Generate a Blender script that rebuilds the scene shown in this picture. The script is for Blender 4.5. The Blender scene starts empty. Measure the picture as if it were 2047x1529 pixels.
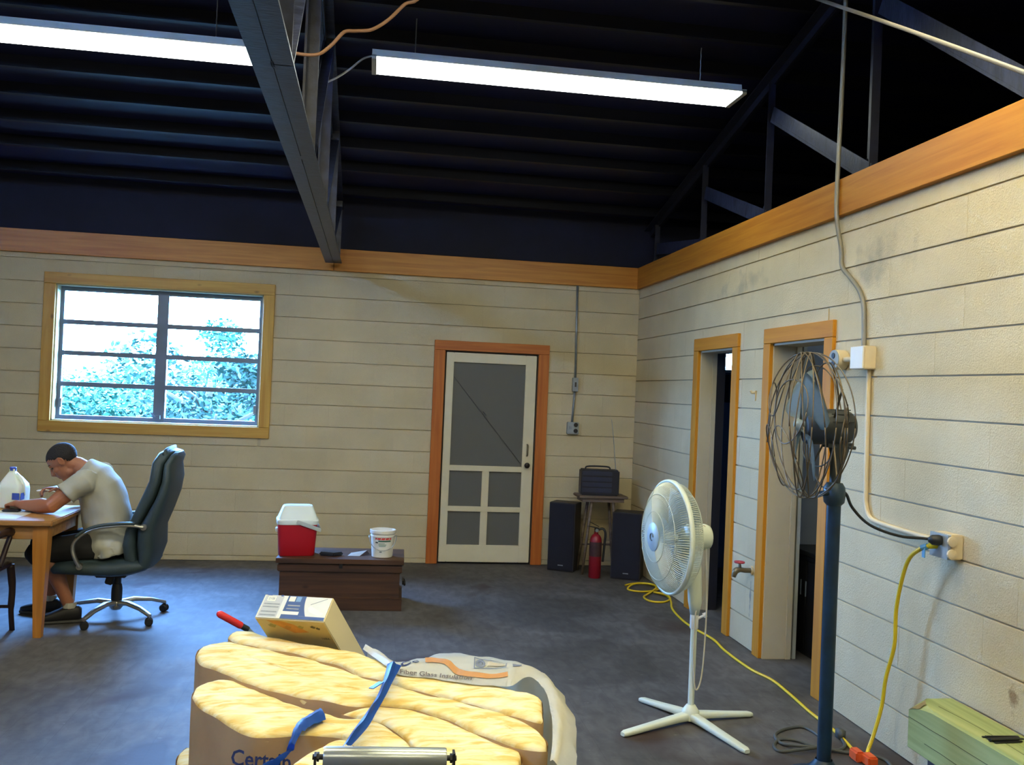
import bpy, bmesh, math, random
import numpy as np
from mathutils import Vector, Matrix, noise
random.seed(7)
S = bpy.context.scene
COL = S.collection
PI = math.pi

# ---------------------------------------------------------------- camera
yaw, pitch, roll, fpx, camz = 0.15225798, 0.00986856, 0.04223185, 1832.84575, 1.67348892
fw = Vector((math.sin(yaw)*math.cos(pitch), math.cos(yaw)*math.cos(pitch), math.sin(pitch)))
rt = Vector((math.cos(yaw), -math.sin(yaw), 0)); up = rt.cross(fw)
r2 = math.cos(roll)*rt + math.sin(roll)*up
u2 = -math.sin(roll)*rt + math.cos(roll)*up
cam = bpy.data.cameras.new('camera'); camo = bpy.data.objects.new('camera', cam); COL.objects.link(camo)
cam.sensor_fit = 'HORIZONTAL'; cam.sensor_width = 36; cam.lens = fpx*36/2047
cam.clip_start = .05; cam.clip_end = 300
camo.matrix_world = Matrix(((r2.x, u2.x, -fw.x, 0), (r2.y, u2.y, -fw.y, 0), (r2.z, u2.z, -fw.z, camz), (0, 0, 0, 1)))
S.camera = camo

# ---------------------------------------------------------------- world, light, exposure
SKY = 126.0
TUBE = 12.3
S.view_settings.view_transform = 'Standard'; S.view_settings.look = 'None'
S.view_settings.gamma = 1; S.view_settings.use_curve_mapping = False
S.view_settings.exposure = 0.14
w = bpy.data.worlds.new('sky'); S.world = w; w.use_nodes = True
wn = w.node_tree.nodes; wl = w.node_tree.links
bg = wn['Background']; bg.inputs['Strength'].default_value = SKY
tc = wn.new('ShaderNodeTexCoord'); sx = wn.new('ShaderNodeSeparateXYZ'); cr_ = wn.new('ShaderNodeValToRGB')
wl.new(tc.outputs['Generated'], sx.inputs[0]); wl.new(sx.outputs['Z'], cr_.inputs[0])
cr_.color_ramp.elements[0].position = 0.0; cr_.color_ramp.elements[0].color = (.20, .46, 1, 1)
cr_.color_ramp.elements[1].position = .8; cr_.color_ramp.elements[1].color = (.16, .40, 1, 1)
wl.new(cr_.outputs[0], bg.inputs['Color'])
try:
    S.cycles.use_denoising = True
    S.cycles.max_bounces = 8; S.cycles.diffuse_bounces = 4; S.cycles.glossy_bounces = 3
    S.cycles.transparent_max_bounces = 16; S.cycles.caustics_reflective = False; S.cycles.caustics_refractive = False
    S.cycles.sample_clamp_indirect = 2.5
except Exception:
    pass

# ---------------------------------------------------------------- room numbers (metres)
D, X = 8.791, 2.590            # far wall plane y=D, right wall plane x=X
XL, YB = -7.0, -6.0            # left wall, back wall
ZT0, ZT1 = 2.738, 2.945        # header board
def roof(y):
    return 5.30 - .2229*y if y > -.5 else 5.41145 + .2229*(y+.5)

def portal(loc, rot, sx_, sy_):
    l = bpy.data.lights.new('window_portal', 'AREA'); l.shape = 'RECTANGLE'; l.size = sx_; l.size_y = sy_
    l.cycles.is_portal = True
    o = bpy.data.objects.new('window_portal', l); COL.objects.link(o); o.location = loc; o.rotation_euler = rot
portal((-1.93, D+.22, 1.86), (-PI/2, 0, 0), 1.9, 1.3)
portal((3.5, D+.22, 1.98), (-PI/2, 0, 0), .7, .4)

# ---------------------------------------------------------------- materials
def lin(c):
    c = c/255
    return c/12.92 if c <= .04045 else ((c+.055)/1.055)**2.4
def rgb(r, g, b): return (lin(r), lin(g), lin(b), 1)
MATS = {}
def mat(name, col, rough=.6, metal=0, var=.12, scale=6, bump=0, bscale=60, spec=.5, stretch=None, trans=0, world=False, objrand=0, sheen=0):
    if name in MATS: return MATS[name]
    m = bpy.data.materials.new(name); m.use_nodes = True; MATS[name] = m
    n, l = m.node_tree.nodes, m.node_tree.links
    p = n['Principled BSDF']
    p.inputs['Roughness'].default_value = rough; p.inputs['Metallic'].default_value = metal
    p.inputs['Specular IOR Level'].default_value = spec
    t = n.new('ShaderNodeTexCoord'); src = t.outputs['Object']
    if world:
        g = n.new('ShaderNodeNewGeometry'); src = g.outputs['Position']
    mp = n.new('ShaderNodeMapping'); l.new(src, mp.inputs[0])
    if stretch: mp.inputs['Scale'].default_value = stretch
    nz = n.new('ShaderNodeTexNoise'); nz.inputs['Scale'].default_value = scale; nz.inputs['Detail'].default_value = 5
    l.new(mp.outputs[0], nz.inputs['Vector'])
    rp = n.new('ShaderNodeValToRGB')
    a = [max(0, c*(1-var)) for c in col[:3]]; b = [min(1, c*(1+var)) for c in col[:3]]
    rp.color_ramp.elements[0].position = .3; rp.color_ramp.elements[1].position = .7
    rp.color_ramp.elements[0].color = (*a, 1); rp.color_ramp.elements[1].color = (*b, 1)
    l.new(nz.outputs['Fac'], rp.inputs[0]); out = rp.outputs[0]
    if objrand:
        oi = n.new('ShaderNodeObjectInfo'); mr = n.new('ShaderNodeMapRange'); l.new(oi.outputs['Random'], mr.inputs[0])
        mr.inputs['To Min'].default_value = 1-objrand; mr.inputs['To Max'].default_value = 1+objrand
        mx = n.new('ShaderNodeVectorMath'); mx.operation = 'SCALE'; l.new(out, mx.inputs[0]); l.new(mr.outputs[0], mx.inputs['Scale']); out = mx.outputs[0]
    l.new(out, p.inputs['Base Color'])
    if bump:
        nb = n.new('ShaderNodeTexNoise'); nb.inputs['Scale'].default_value = bscale; nb.inputs['Detail'].default_value = 6
        l.new(mp.outputs[0], nb.inputs['Vector'])
        bp = n.new('ShaderNodeBump'); bp.inputs['Strength'].default_value = bump; bp.inputs['Distance'].default_value = .01
        l.new(nb.outputs['Fac'], bp.inputs['Height']); l.new(bp.outputs[0], p.inputs['Normal'])
    if sheen: p.inputs['Sheen Weight'].default_value = sheen
    return m
def wood(name, col, dark, rough=.45, scale=2.2, axis=0, knots=True, var=1.0):
    """pine or oak grain running along one object axis"""
    if name in MATS: return MATS[name]
    m = bpy.data.materials.new(name); m.use_nodes = True; MATS[name] = m
    n, l = m.node_tree.nodes, m.node_tree.links; p = n['Principled BSDF']; p.inputs['Roughness'].default_value = rough
    t = n.new('ShaderNodeTexCoord'); mp = n.new('ShaderNodeMapping'); l.new(t.outputs['Object'], mp.inputs[0])
    sc = [14, 14, 14]; sc[axis] = .7; mp.inputs['Scale'].default_value = sc
    nz = n.new('ShaderNodeTexNoise'); nz.inputs['Scale'].default_value = scale; nz.inputs['Detail'].default_value = 6; nz.inputs['Distortion'].default_value = .6
    l.new(mp.outputs[0], nz.inputs['Vector'])
    rp = n.new('ShaderNodeValToRGB'); rp.color_ramp.elements[0].position = .32; rp.color_ramp.elements[1].position = .68
    rp.color_ramp.elements[0].color = dark; rp.color_ramp.elements[1].color = col
    l.new(nz.outputs['Fac'], rp.inputs[0]); out = rp.outputs[0]
    if knots:
        mp2 = n.new('ShaderNodeMapping'); l.new(t.outputs['Object'], mp2.inputs[0]); s2 = [4, 4, 4]; s2[axis] = 2.2; mp2.inputs['Scale'].default_value = s2
        vo = n.new('ShaderNodeTexVoronoi'); vo.inputs['Scale'].default_value = 1.3; l.new(mp2.outputs[0], vo.inputs['Vector'])
        r3 = n.new('ShaderNodeValToRGB'); r3.color_ramp.elements[0].position = .03; r3.color_ramp.elements[1].position = .09
        r3.color_ramp.elements[0].color = (.45, .4, .35, 1); r3.color_ramp.elements[1].color = (1, 1, 1, 1)
        l.new(vo.outputs['Distance'], r3.inputs[0])
        mx = n.new('ShaderNodeMix'); mx.data_type = 'RGBA'; mx.blend_type = 'MULTIPLY'; mx.inputs[0].default_value = 1
        l.new(out, mx.inputs[6]); l.new(r3.outputs[0], mx.inputs[7]); out = mx.outputs[2]
    l.new(out, p.inputs['Base Color'])
    return m
def emit(name, col, s):
    if name in MATS: return MATS[name]
    m = bpy.data.materials.new(name); m.use_nodes = True; MATS[name] = m
    n, l = m.node_tree.nodes, m.node_tree.links; p = n['Principled BSDF']
    p.inputs['Base Color'].default_value = (.9, .9, .9, 1)
    p.inputs['Emission Color'].default_value = col; p.inputs['Emission Strength'].default_value = s
    return m
def glass(name, tint=(.97, .99, .98, 1)):
    if name in MATS: return MATS[name]
    m = bpy.data.materials.new(name); m.use_nodes = True; MATS[name] = m
    n, l = m.node_tree.nodes, m.node_tree.links; n.remove(n['Principled BSDF'])
    tr = n.new('ShaderNodeBsdfTransparent'); tr.inputs[0].default_value = tint
    gl = n.new('ShaderNodeBsdfGlossy'); gl.inputs['Roughness'].default_value = .03
    mx = n.new('ShaderNodeMixShader'); mx.inputs[0].default_value = .06
    l.new(tr.outputs[0], mx.inputs[1]); l.new(gl.outputs[0], mx.inputs[2]); l.new(mx.outputs[0], n['Material Output'].inputs[0])
    return m
def screen_mat(name, col, alpha):
    """woven insect screen: part open weave, part grey wire"""
    if name in MATS: return MATS[name]
    m = bpy.data.materials.new(name); m.use_nodes = True; MATS[name] = m
    n, l = m.node_tree.nodes, m.node_tree.links; p = n['Principled BSDF']
    p.inputs['Base Color'].default_value = col; p.inputs['Roughness'].default_value = .55
    tr = n.new('ShaderNodeBsdfTransparent'); mx = n.new('ShaderNodeMixShader'); mx.inputs[0].default_value = alpha
    l.new(tr.outputs[0], mx.inputs[1]); l.new(p.outputs[0], mx.inputs[2]); l.new(mx.outputs[0], n['Material Output'].inputs[0])
    return m

M_BLOCK = mat('painted_block', rgb(205, 190, 155), .75, var=.07, scale=2.5, bump=.42, bscale=130, world=True, objrand=.025, spec=.3)
def stains(m, spots):
    n, l = m.node_tree.nodes, m.node_tree.links; p = n['Principled BSDF']; cur = p.inputs['Base Color'].links[0].from_socket
    g = n.new('ShaderNodeNewGeometry')
    for c, sc, col, ns, th in spots:
        a = n.new('ShaderNodeVectorMath'); a.operation = 'SUBTRACT'; a.inputs[1].default_value = c; l.new(g.outputs['Position'], a.inputs[0])
        b = n.new('ShaderNodeVectorMath'); b.operation = 'DIVIDE'; b.inputs[1].default_value = sc; l.new(a.outputs[0], b.inputs[0])
        d = n.new('ShaderNodeVectorMath'); d.operation = 'LENGTH'; l.new(b.outputs[0], d.inputs[0])
        t = n.new('ShaderNodeTexNoise'); t.inputs['Scale'].default_value = ns; t.inputs['Detail'].default_value = 6; l.new(g.outputs['Position'], t.inputs['Vector'])
        s_ = n.new('ShaderNodeMath'); s_.operation = 'MULTIPLY_ADD'; l.new(d.outputs['Value'], s_.inputs[0]); s_.inputs[1].default_value = -.45; l.new(t.outputs['Fac'], s_.inputs[2])
        r = n.new('ShaderNodeMapRange'); l.new(s_.outputs[0], r.inputs[0]); r.inputs['From Min'].default_value = th; r.inputs['From Max'].default_value = th+.22; r.inputs['To Max'].default_value = .75
        x = n.new('ShaderNodeMix'); x.data_type = 'RGBA'; l.new(r.outputs[0], x.inputs[0]); l.new(cur, x.inputs[6]); x.inputs[7].default_value = col; cur = x.outputs[2]
    l.new(cur, p.inputs['Base Color'])
M_MORTAR = mat('painted_mortar', rgb(186, 174, 147), .8, var=.06, scale=5, world=True)
stains(M_BLOCK, [((2.59, 3.32, .53), (.1, .06, .08), rgb(128, 100, 70), 26, .22), ((2.59, 3.24, .60), (.1, .09, .10), rgb(160, 136, 104), 30, .30), ((2.59, 5.88, .36), (.1, .022, .20), rgb(132, 128, 124), 18, .22),
    ((2.59, 4.5, 2.45), (.2, .8, .30), rgb(160, 152, 130), 6, .34), ((2.59, 6.2, 2.5), (.2, 1.2, .25), rgb(168, 160, 138), 7, .36), ((1.1, 8.79, .95), (.5, .2, .25), rgb(176, 164, 140), 8, .38)])
M_DARKWALL = mat('dark_painted_wall', rgb(16, 18, 40), .8, var=.2)
M_ROOF = mat('dark_roof_deck', rgb(15, 16, 52), .6, var=.25, scale=3)
M_STEEL = mat('dark_painted_steel', rgb(38, 43, 62), .42, var=.55, scale=14, bump=.2, bscale=30, stretch=(1, 3, 1))
M_POST = mat('shaded_truss_steel', rgb(22, 24, 38), .5, var=.4, scale=14)  # darker copy of the truss steel; shade is put into the colour
M_PURLIN = mat('dark_painted_purlin', rgb(9, 10, 24), .5, var=.3)
M_PINE_X = wood('pine_stain_along_x', rgb(210, 142, 54), rgb(184, 112, 36), .42, axis=0, knots=False)
M_PINE_Y = wood('pine_stain_along_y', rgb(192, 128, 40), rgb(170, 104, 26), .5, axis=1, knots=False)
M_PINE_Z = wood('pine_stain_along_z', rgb(200, 134, 8), rgb(186, 118, 6), .6, axis=2, knots=False)
M_PINE_C = wood('pine_casing_along_y', rgb(200, 134, 8), rgb(186, 118, 6), .6, axis=1, knots=False)
M_PINEW_X = wood('window_pine_along_x', rgb(214, 170, 80), rgb(190, 140, 56), .45, axis=0)
M_PINEW_Z = wood('window_pine_along_z', rgb(214, 170, 80), rgb(190, 140, 56), .45, axis=2)
M_ORANGE_X = wood('orange_door_pine_x', rgb(196, 112, 44), rgb(172, 88, 30), .45, axis=0, knots=False)
M_ORANGE_Z = wood('orange_door_pine_z', rgb(196, 112, 44), rgb(172, 88, 30), .45, axis=2, knots=False)
M_JAMB = mat('cream_jamb_paint', rgb(196, 184, 156), .6, var=.04)
M_DOORPAINT = mat('cream_door_paint', rgb(222, 212, 180), .5, var=.04)
M_ALU = mat('aluminium_frame', rgb(120, 130, 142), .45, .3, var=.1)
M_WHITE = mat('white_paint', rgb(232, 232, 226), .45, var=.03)
M_GLASS = glass('window_glass')
M_STEELG = mat('galvanised_steel', rgb(150, 158, 165), .4, .6, var=.12, scale=20)
M_BLACK = mat('black_plastic', rgb(24, 25, 28), .45, var=.15)
M_NAVY = mat('navy_black_case', rgb(22, 24, 38), .5, var=.15)
M_TUBE = emit('fluorescent_diffuser', (.92, 1, .93, 1), TUBE*.93)
M_TUBEW = emit('warm_fluorescent_diffuser', (1, .90, .57, 1), TUBE*2.1)
M_FLOOR = None

# ---------------------------------------------------------------- object helpers
def link(name, me, m=None, parent=None, smooth=False):
    o = bpy.data.objects.new(name, me); COL.objects.link(o)
    if m is not None:
        me.materials.clear(); me.materials.append(m)
    if smooth:
        for p in me.polygons: p.use_smooth = True
    if parent is not None: o.parent = parent
    return o
def obj(name, bm, m, parent=None, smooth=False, bevel=0, seg=2, auto=None):
    bmesh.ops.recalc_face_normals(bm, faces=bm.faces)
    if bevel:
        es = [e for e in bm.edges if len(e.link_faces) == 2 and e.calc_face_angle(0) > .6]
        bmesh.ops.bevel(bm, geom=es, offset=bevel, segments=seg, affect='EDGES', clamp_overlap=True)
    me = bpy.data.meshes.new(name); bm.to_mesh(me); bm.free()
    o = link(name, me, m, parent, smooth)
    if auto:
        for p in me.polygons: p.use_smooth = True
        me.set_sharp_from_angle(angle=auto)
    return o
def empty(name, label, cat, loc=(0, 0, 0), rot=(0, 0, 0), group=None):
    o = bpy.data.objects.new(name, None); COL.objects.link(o); o.location = loc; o.rotation_euler = rot
    o.empty_display_size = .1
    o['label'] = label; o['category'] = cat
    if group: o['group'] = group
    return o
def tag(o, label, cat, group=None):
    o['label'] = label; o['category'] = cat
    if group: o['group'] = group
    return o
def structure(o): o['kind'] = 'structure'; return o
def NB(): return bmesh.new()
def box(bm, a, b, M=None):
    """axis aligned box between corners a and b, optional matrix"""
    vs = [bm.verts.new(Vector((x, y, z)) if M is None else M @ Vector((x, y, z))) for x in (a[0], b[0]) for y in (a[1], b[1]) for z in (a[2], b[2])]
    for f in ((0, 1, 3, 2), (4, 6, 7, 5), (0, 4, 5, 1), (2, 3, 7, 6), (0, 2, 6, 4), (1, 5, 7, 3)):
        bm.faces.new([vs[i] for i in f])
    return vs
def cbox(bm, c, s, M=None):
    return box(bm, [c[i]-s[i]/2 for i in range(3)], [c[i]+s[i]/2 for i in range(3)], M)
def frame_of(d, ref=None):
    d = d.normalized()
    r = Vector(ref) if ref is not None else (Vector((0, 0, 1)) if abs(d.z) < .9 else Vector((0, 1, 0)))
    a = d.cross(r)
    if a.length < 1e-5: a = d.cross(Vector((1, 0, 0)))
    a.normalize(); b = a.cross(d).normalized()
    return a, b
def tube(bm, pts, rad, seg=8, cap=True, round_cap=False):
    pts = [Vector(p) for p in pts]; n = len(pts)
    if not hasattr(rad, '__len__'): rad = [rad]*n
    rad = list(rad)
    if round_cap:
        d0 = (pts[0]-pts[1]).normalized(); d1 = (pts[-1]-pts[-2]).normalized(); r0, r1 = rad[0], rad[-1]
        pts = [pts[0]+d0*r0*.95, pts[0]+d0*r0*.6] + pts + [pts[-1]+d1*r1*.6, pts[-1]+d1*r1*.95]
        rad = [r0*.3, r0*.8] + rad + [r1*.8, r1*.3]; n += 4
    rings = []; a = None
    for i, p in enumerate(pts):
        d = (pts[min(i+1, n-1)]-pts[max(i-1, 0)])
        if d.length < 1e-9: d = Vector((0, 0, 1))
        d.normalize()
        if a is None: a, b = frame_of(d)
        else:
            a = (a - d*a.dot(d))
            if a.length < 1e-6: a, _ = frame_of(d)
            a.normalize(); b = a.cross(d)
        r = rad[i]
        rings.append([bm.verts.new(p + (a*math.cos(t) + b*math.sin(t))*r) for t in [2*PI*k/seg for k in range(seg)]])
    for i in range(n-1):
        for k in range(seg):
            bm.faces.new((rings[i][k], rings[i][(k+1) % seg], rings[i+1][(k+1) % seg], rings[i+1][k]))
    if cap:
        bm.faces.new(list(reversed(rings[0]))); bm.faces.new(rings[-1])
    return rings
def spline(pts, k=6):
    """Catmull-Rom through the points"""
    P = [Vector(p) for p in pts]; out = []
    for i in range(len(P)-1):
        p0, p1, p2, p3 = P[max(i-1, 0)], P[i], P[i+1], P[min(i+2, len(P)-1)]
        for j in range(k):
            t = j/k
            out.append(.5*((2*p1)+(p2-p0)*t+(2*p0-5*p1+4*p2-p3)*t*t+(3*p1-p0-3*p2+p3)*t**3))
    out.append(P[-1]); return out
def cyl(bm, p0, p1, r0, r1=None, seg=20): return tube(bm, [p0, p1], [r0, r0 if r1 is None else r1], seg)
def lathe(bm, prof, c=(0, 0, 0), axis=(0, 0, 1), seg=32, closed=True):
    """profile [(r, h)] turned about axis at c"""
    c = Vector(c); d = Vector(axis).normalized(); a, b = frame_of(d); rings = []
    for r, hh in prof:
        if r < 1e-6: rings.append([bm.verts.new(c+d*hh)])
        else: rings.append([bm.verts.new(c+d*hh+(a*math.cos(2*PI*k/seg)+b*math.sin(2*PI*k/seg))*r) for k in range(seg)])
    for i in range(len(rings)-1):
        A, B = rings[i], rings[i+1]
        for k in range(seg):
            q = (k+1) % seg
            if len(A) == 1 and len(B) == 1: continue
            if len(A) == 1: bm.faces.new((A[0], B[q], B[k]))
            elif len(B) == 1: bm.faces.new((A[k], A[q], B[0]))
            else: bm.faces.new((A[k], A[q], B[q], B[k]))
    if closed:
        if len(rings[0]) > 1: bm.faces.new(list(reversed(rings[0])))
        if len(rings[-1]) > 1: bm.faces.new(rings[-1])
def ellipsoid(bm, c, r, ax=None, seg=20, rings=12):
    c = Vector(c); ax = ax or (Vector((1, 0, 0)), Vector((0, 1, 0)), Vector((0, 0, 1)))
    R = []
    for i in range(rings+1):
        th = PI*i/rings; z = math.cos(th); s = math.sin(th)
        if i in (0, rings): R.append([bm.verts.new(c+ax[2]*r[2]*z)])
        else: R.append([bm.verts.new(c+ax[0]*r[0]*s*math.cos(2*PI*k/seg)+ax[1]*r[1]*s*math.sin(2*PI*k/seg)+ax[2]*r[2]*z) for k in range(seg)])
    for i in range(rings):
        A, B = R[i], R[i+1]
        for k in range(seg):
            q = (k+1) % seg
            if len(A) == 1: bm.faces.new((A[0], B[k], B[q]))
            elif len(B) == 1: bm.faces.new((A[k], B[0], A[q]))
            else: bm.faces.new((A[k], B[k], B[q], A[q]))
def loft(bm, secs, seg=24, power=2.0, cap=True):
    """secs: (centre, axis_a, axis_b, ra, rb); superellipse sections"""
    rings = []
    for c, a, b, ra, rb in secs:
        c, a, b = Vector(c), Vector(a).normalized(), Vector(b).normalized(); ring = []
        for k in range(seg):
            t = 2*PI*k/seg; ct, st = math.cos(t), math.sin(t)
            ring.append(bm.verts.new(c + a*ra*math.copysign(abs(ct)**(2/power), ct) + b*rb*math.copysign(abs(st)**(2/power), st)))
        rings.append(ring)
    for i in range(len(rings)-1):
        for k in range(seg):
            bm.faces.new((rings[i][k], rings[i][(k+1) % seg], rings[i+1][(k+1) % seg], rings[i+1][k]))
    if cap:
        bm.faces.new(list(reversed(rings[0]))); bm.faces.new(rings[-1])
    return rings
def prism(bm, poly, z0, z1, M=None):
    T = (lambda v: v) if M is None else (lambda v: M @ v)
    a = [bm.verts.new(T(Vector((x, y, z0)))) for x, y in poly]; b = [bm.verts.new(T(Vector((x, y, z1)))) for x, y in poly]
    n = len(poly)
    bm.faces.new(list(reversed(a))); bm.faces.new(b)
    for i in range(n): bm.faces.new((a[i], a[(i+1) % n], b[(i+1) % n], b[i]))
def remeshed(bm, voxel, smooth=3, name='tmp', noise_amp=0, noise_scale=12):
    bmesh.ops.recalc_face_normals(bm, faces=bm.faces)
    me = bpy.data.meshes.new(name); bm.to_mesh(me); bm.free()
    o = bpy.data.objects.new(name, me); COL.objects.link(o)
    md = o.modifiers.new('r', 'REMESH'); md.mode = 'VOXEL'; md.voxel_size = voxel; md.use_smooth_shade = True
    if smooth:
        s = o.modifiers.new('s', 'SMOOTH'); s.iterations = smooth; s.factor = .5
    dg = bpy.context.evaluated_depsgraph_get(); ev = o.evaluated_get(dg)
    out = bpy.data.meshes.new_from_object(ev, depsgraph=dg); out.name = name
    bpy.data.objects.remove(o); bpy.data.meshes.remove(me)
    if noise_amp:
        for v in out.vertices:
            v.co += v.normal*noise_amp*noise.noise(v.co*noise_scale)
    for p in out.polygons: p.use_smooth = True
    return out
def text_mesh(s, bold=False):
    """flat glyph mesh in the unit box, returned as verts, faces"""
    cu = bpy.data.curves.new('t', 'FONT'); cu.body = s; cu.resolution_u = 2
    o = bpy.data.objects.new('t', cu); COL.objects.link(o)
    if bold: cu.offset = .015
    dg = bpy.context.evaluated_depsgraph_get(); me = bpy.data.meshes.new_from_object(o.evaluated_get(dg), depsgraph=dg)
    V = [tuple(v.co) for v in me.vertices]; F = [tuple(p.vertices) for p in me.polygons]
    bpy.data.objects.remove(o); bpy.data.curves.remove(cu); bpy.data.meshes.remove(me)
    x0 = min(v[0] for v in V); x1 = max(v[0] for v in V); y0 = min(v[1] for v in V); y1 = max(v[1] for v in V)
    return [((v[0]-x0)/(x1-x0), (v[1]-y0)/(y1-y0)) for v in V], F
def lettering(name, s, fn, m, parent, bold=True):
    V, F = text_mesh(s, bold)
    me = bpy.data.meshes.new(name); me.from_pydata([tuple(fn(u, v)) for u, v in V], [], F)
    return link(name, me, m, parent)
def patch(name, fn, m, parent, nu=2, nv=2):
    """small printed patch: grid mapped by fn(u, v)"""
    V = [tuple(fn(i/nu, j/nv)) for j in range(nv+1) for i in range(nu+1)]
    F = [(j*(nu+1)+i, j*(nu+1)+i+1, (j+1)*(nu+1)+i+1, (j+1)*(nu+1)+i) for j in range(nv) for i in range(nu)]
    me = bpy.data.meshes.new(name); me.from_pydata(V, [], F)
    return link(name, me, m, parent)
def copy_tree(o, parent=None):
    c = o.copy(); COL.objects.link(c)
    if parent is not None: c.parent = parent
    for ch in list(o.children): copy_tree(ch, c)
    return c

# ================================================================ FLOOR
def floor_mat():
    m = bpy.data.materials.new('worn_dark_floor'); m.use_nodes = True
    n, l = m.node_tree.nodes, m.node_tree.links; p = n['Principled BSDF']
    g = n.new('ShaderNodeNewGeometry')
    def nz(scale, det, sc=(1, 1, 1), dist=0):
        mp = n.new('ShaderNodeMapping'); mp.inputs['Scale'].default_value = sc; l.new(g.outputs['Position'], mp.inputs[0])
        t = n.new('ShaderNodeTexNoise'); t.inputs['Scale'].default_value = scale; t.inputs['Detail'].default_value = det; t.inputs['Distortion'].default_value = dist
        l.new(mp.outputs[0], t.inputs['Vector']); return t.outputs['Fac']
    def ramp(src, a, ca, b, cb):
        r = n.new('ShaderNodeValToRGB'); e = r.color_ramp.elements; e[0].position = a; e[1].position = b; e[0].color = ca; e[1].color = cb
        l.new(src, r.inputs[0]); return r.outputs[0]
    def mix(a, b, f, blend='MIX'):
        x = n.new('ShaderNodeMix'); x.data_type = 'RGBA'; x.blend_type = blend
        if isinstance(f, (int, float)): x.inputs[0].default_value = f
        else: l.new(f, x.inputs[0])
        for s, i in ((a, 6), (b, 7)):
            if isinstance(s, tuple): x.inputs[i].default_value = s
            else: l.new(s, x.inputs[i])
        return x.outputs[2]
    base = ramp(nz(1.1, 6, dist=.8), .35, rgb(72, 70, 68), .7, rgb(106, 104, 104))
    fine = ramp(nz(16, 8, (1, .5, 1), .5), .36, (.55, .55, .55, 1), .66, (1.0, 1.0, 1.0, 1))
    c = mix(base, fine, .8, 'MULTIPLY')
    st = ramp(nz(.75, 3, (1, 1, 1), 1.2), .62, (0, 0, 0, 1), .70, (1, 1, 1, 1))
    c = mix(c, rgb(56, 42, 38), st)
    sc = ramp(nz(60, 2, (.25, 1, 1)), .74, (0, 0, 0, 1), .78, (.45, .45, .45, 1))
    c = mix(c, rgb(170, 168, 165), sc)
    # faint joints of old nine inch tile
    br = n.new('ShaderNodeTexBrick'); br.offset = 0; br.inputs['Scale'].default_value = 1; br.inputs['Brick Width'].default_value = .2286; br.inputs['Row Height'].default_value = .2286
    br.inputs['Mortar Size'].default_value = .0018; br.inputs['Color1'].default_value = (1, 1, 1, 1); br.inputs['Color2'].default_value = (.95, .95, .95, 1); br.inputs['Mortar'].default_value = (.72, .72, .72, 1)
    l.new(g.outputs['Position'], br.inputs['Vector'])
    c = mix(c, br.outputs['Color'], .8, 'MULTIPLY')
    l.new(c, p.inputs['Base Color'])
    rr = n.new('ShaderNodeMapRange'); rr.inputs['To Min'].default_value = .56; rr.inputs['To Max'].default_value = .74
    l.new(nz(3, 5), rr.inputs[0]); l.new(rr.outputs[0], p.inputs['Roughness'])
    b = n.new('ShaderNodeBump'); b.inputs['Strength'].default_value = .15; b.inputs['Distance'].default_value = .004
    l.new(nz(40, 6), b.inputs['Height']); l.new(b.outputs[0], p.inputs['Normal'])
    return m
bm = NB(); box(bm, (XL-.2, YB-.2, -.12), (5.4, D+.2, 0)); structure(obj('floor', bm, floor_mat()))

# ================================================================ WALLS OF CONCRETE BLOCK
def holes_grid(u0, u1, z0, z1, holes):
    us = sorted({u0, u1, *[min(max(v, u0), u1) for h in holes for v in h[:2]]}); zs = sorted({z0, z1, *[min(max(v, z0), z1) for h in holes for v in h[2:]]})
    for i in range(len(us)-1):
        run = None
        for j in range(len(zs)-1):
            uc, zc = (us[i]+us[i+1])/2, (zs[j]+zs[j+1])/2
            if any(h[0] < uc < h[1] and h[2] < zc < h[3] for h in holes):
                if run: yield run; run = None
                continue
            run = (us[i], us[i+1], run[2] if run else zs[j], zs[j+1])
        if run: yield run
WIN = (-2.84, -1.02, 1.24, 2.475); DOOR = (.69, 1.60, 0, 2.045)
BATH = (3.49, 4.2, 1.985, 2.165)
D2 = (6.315, 7.015, 0, 2.06); D3 = (4.955, 5.68, 0, 2.06)
RC = .011                                                     # how far the joints sit back
bm = NB()
for a, b, c, d in holes_grid(XL-.2, 5.4, 0, 2.86, [WIN, DOOR, BATH]): box(bm, (a, D+RC, c), (b, D+.2, d))
wall_far = structure(obj('wall_far', bm, M_MORTAR))
bm = NB(); box(bm, (XL-.2, D+.0, 2.86), (5.4, D+.2, 3.45)); obj('upper_wall', bm, M_DARKWALL, wall_far)
bm = NB()
for a, b, c, d in holes_grid(YB, D+.1, 0, 2.9, [D2, D3]): box(bm, (X+RC, a, c), (X+.2, b, d))
wall_right = structure(obj('wall_right', bm, M_MORTAR))

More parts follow.
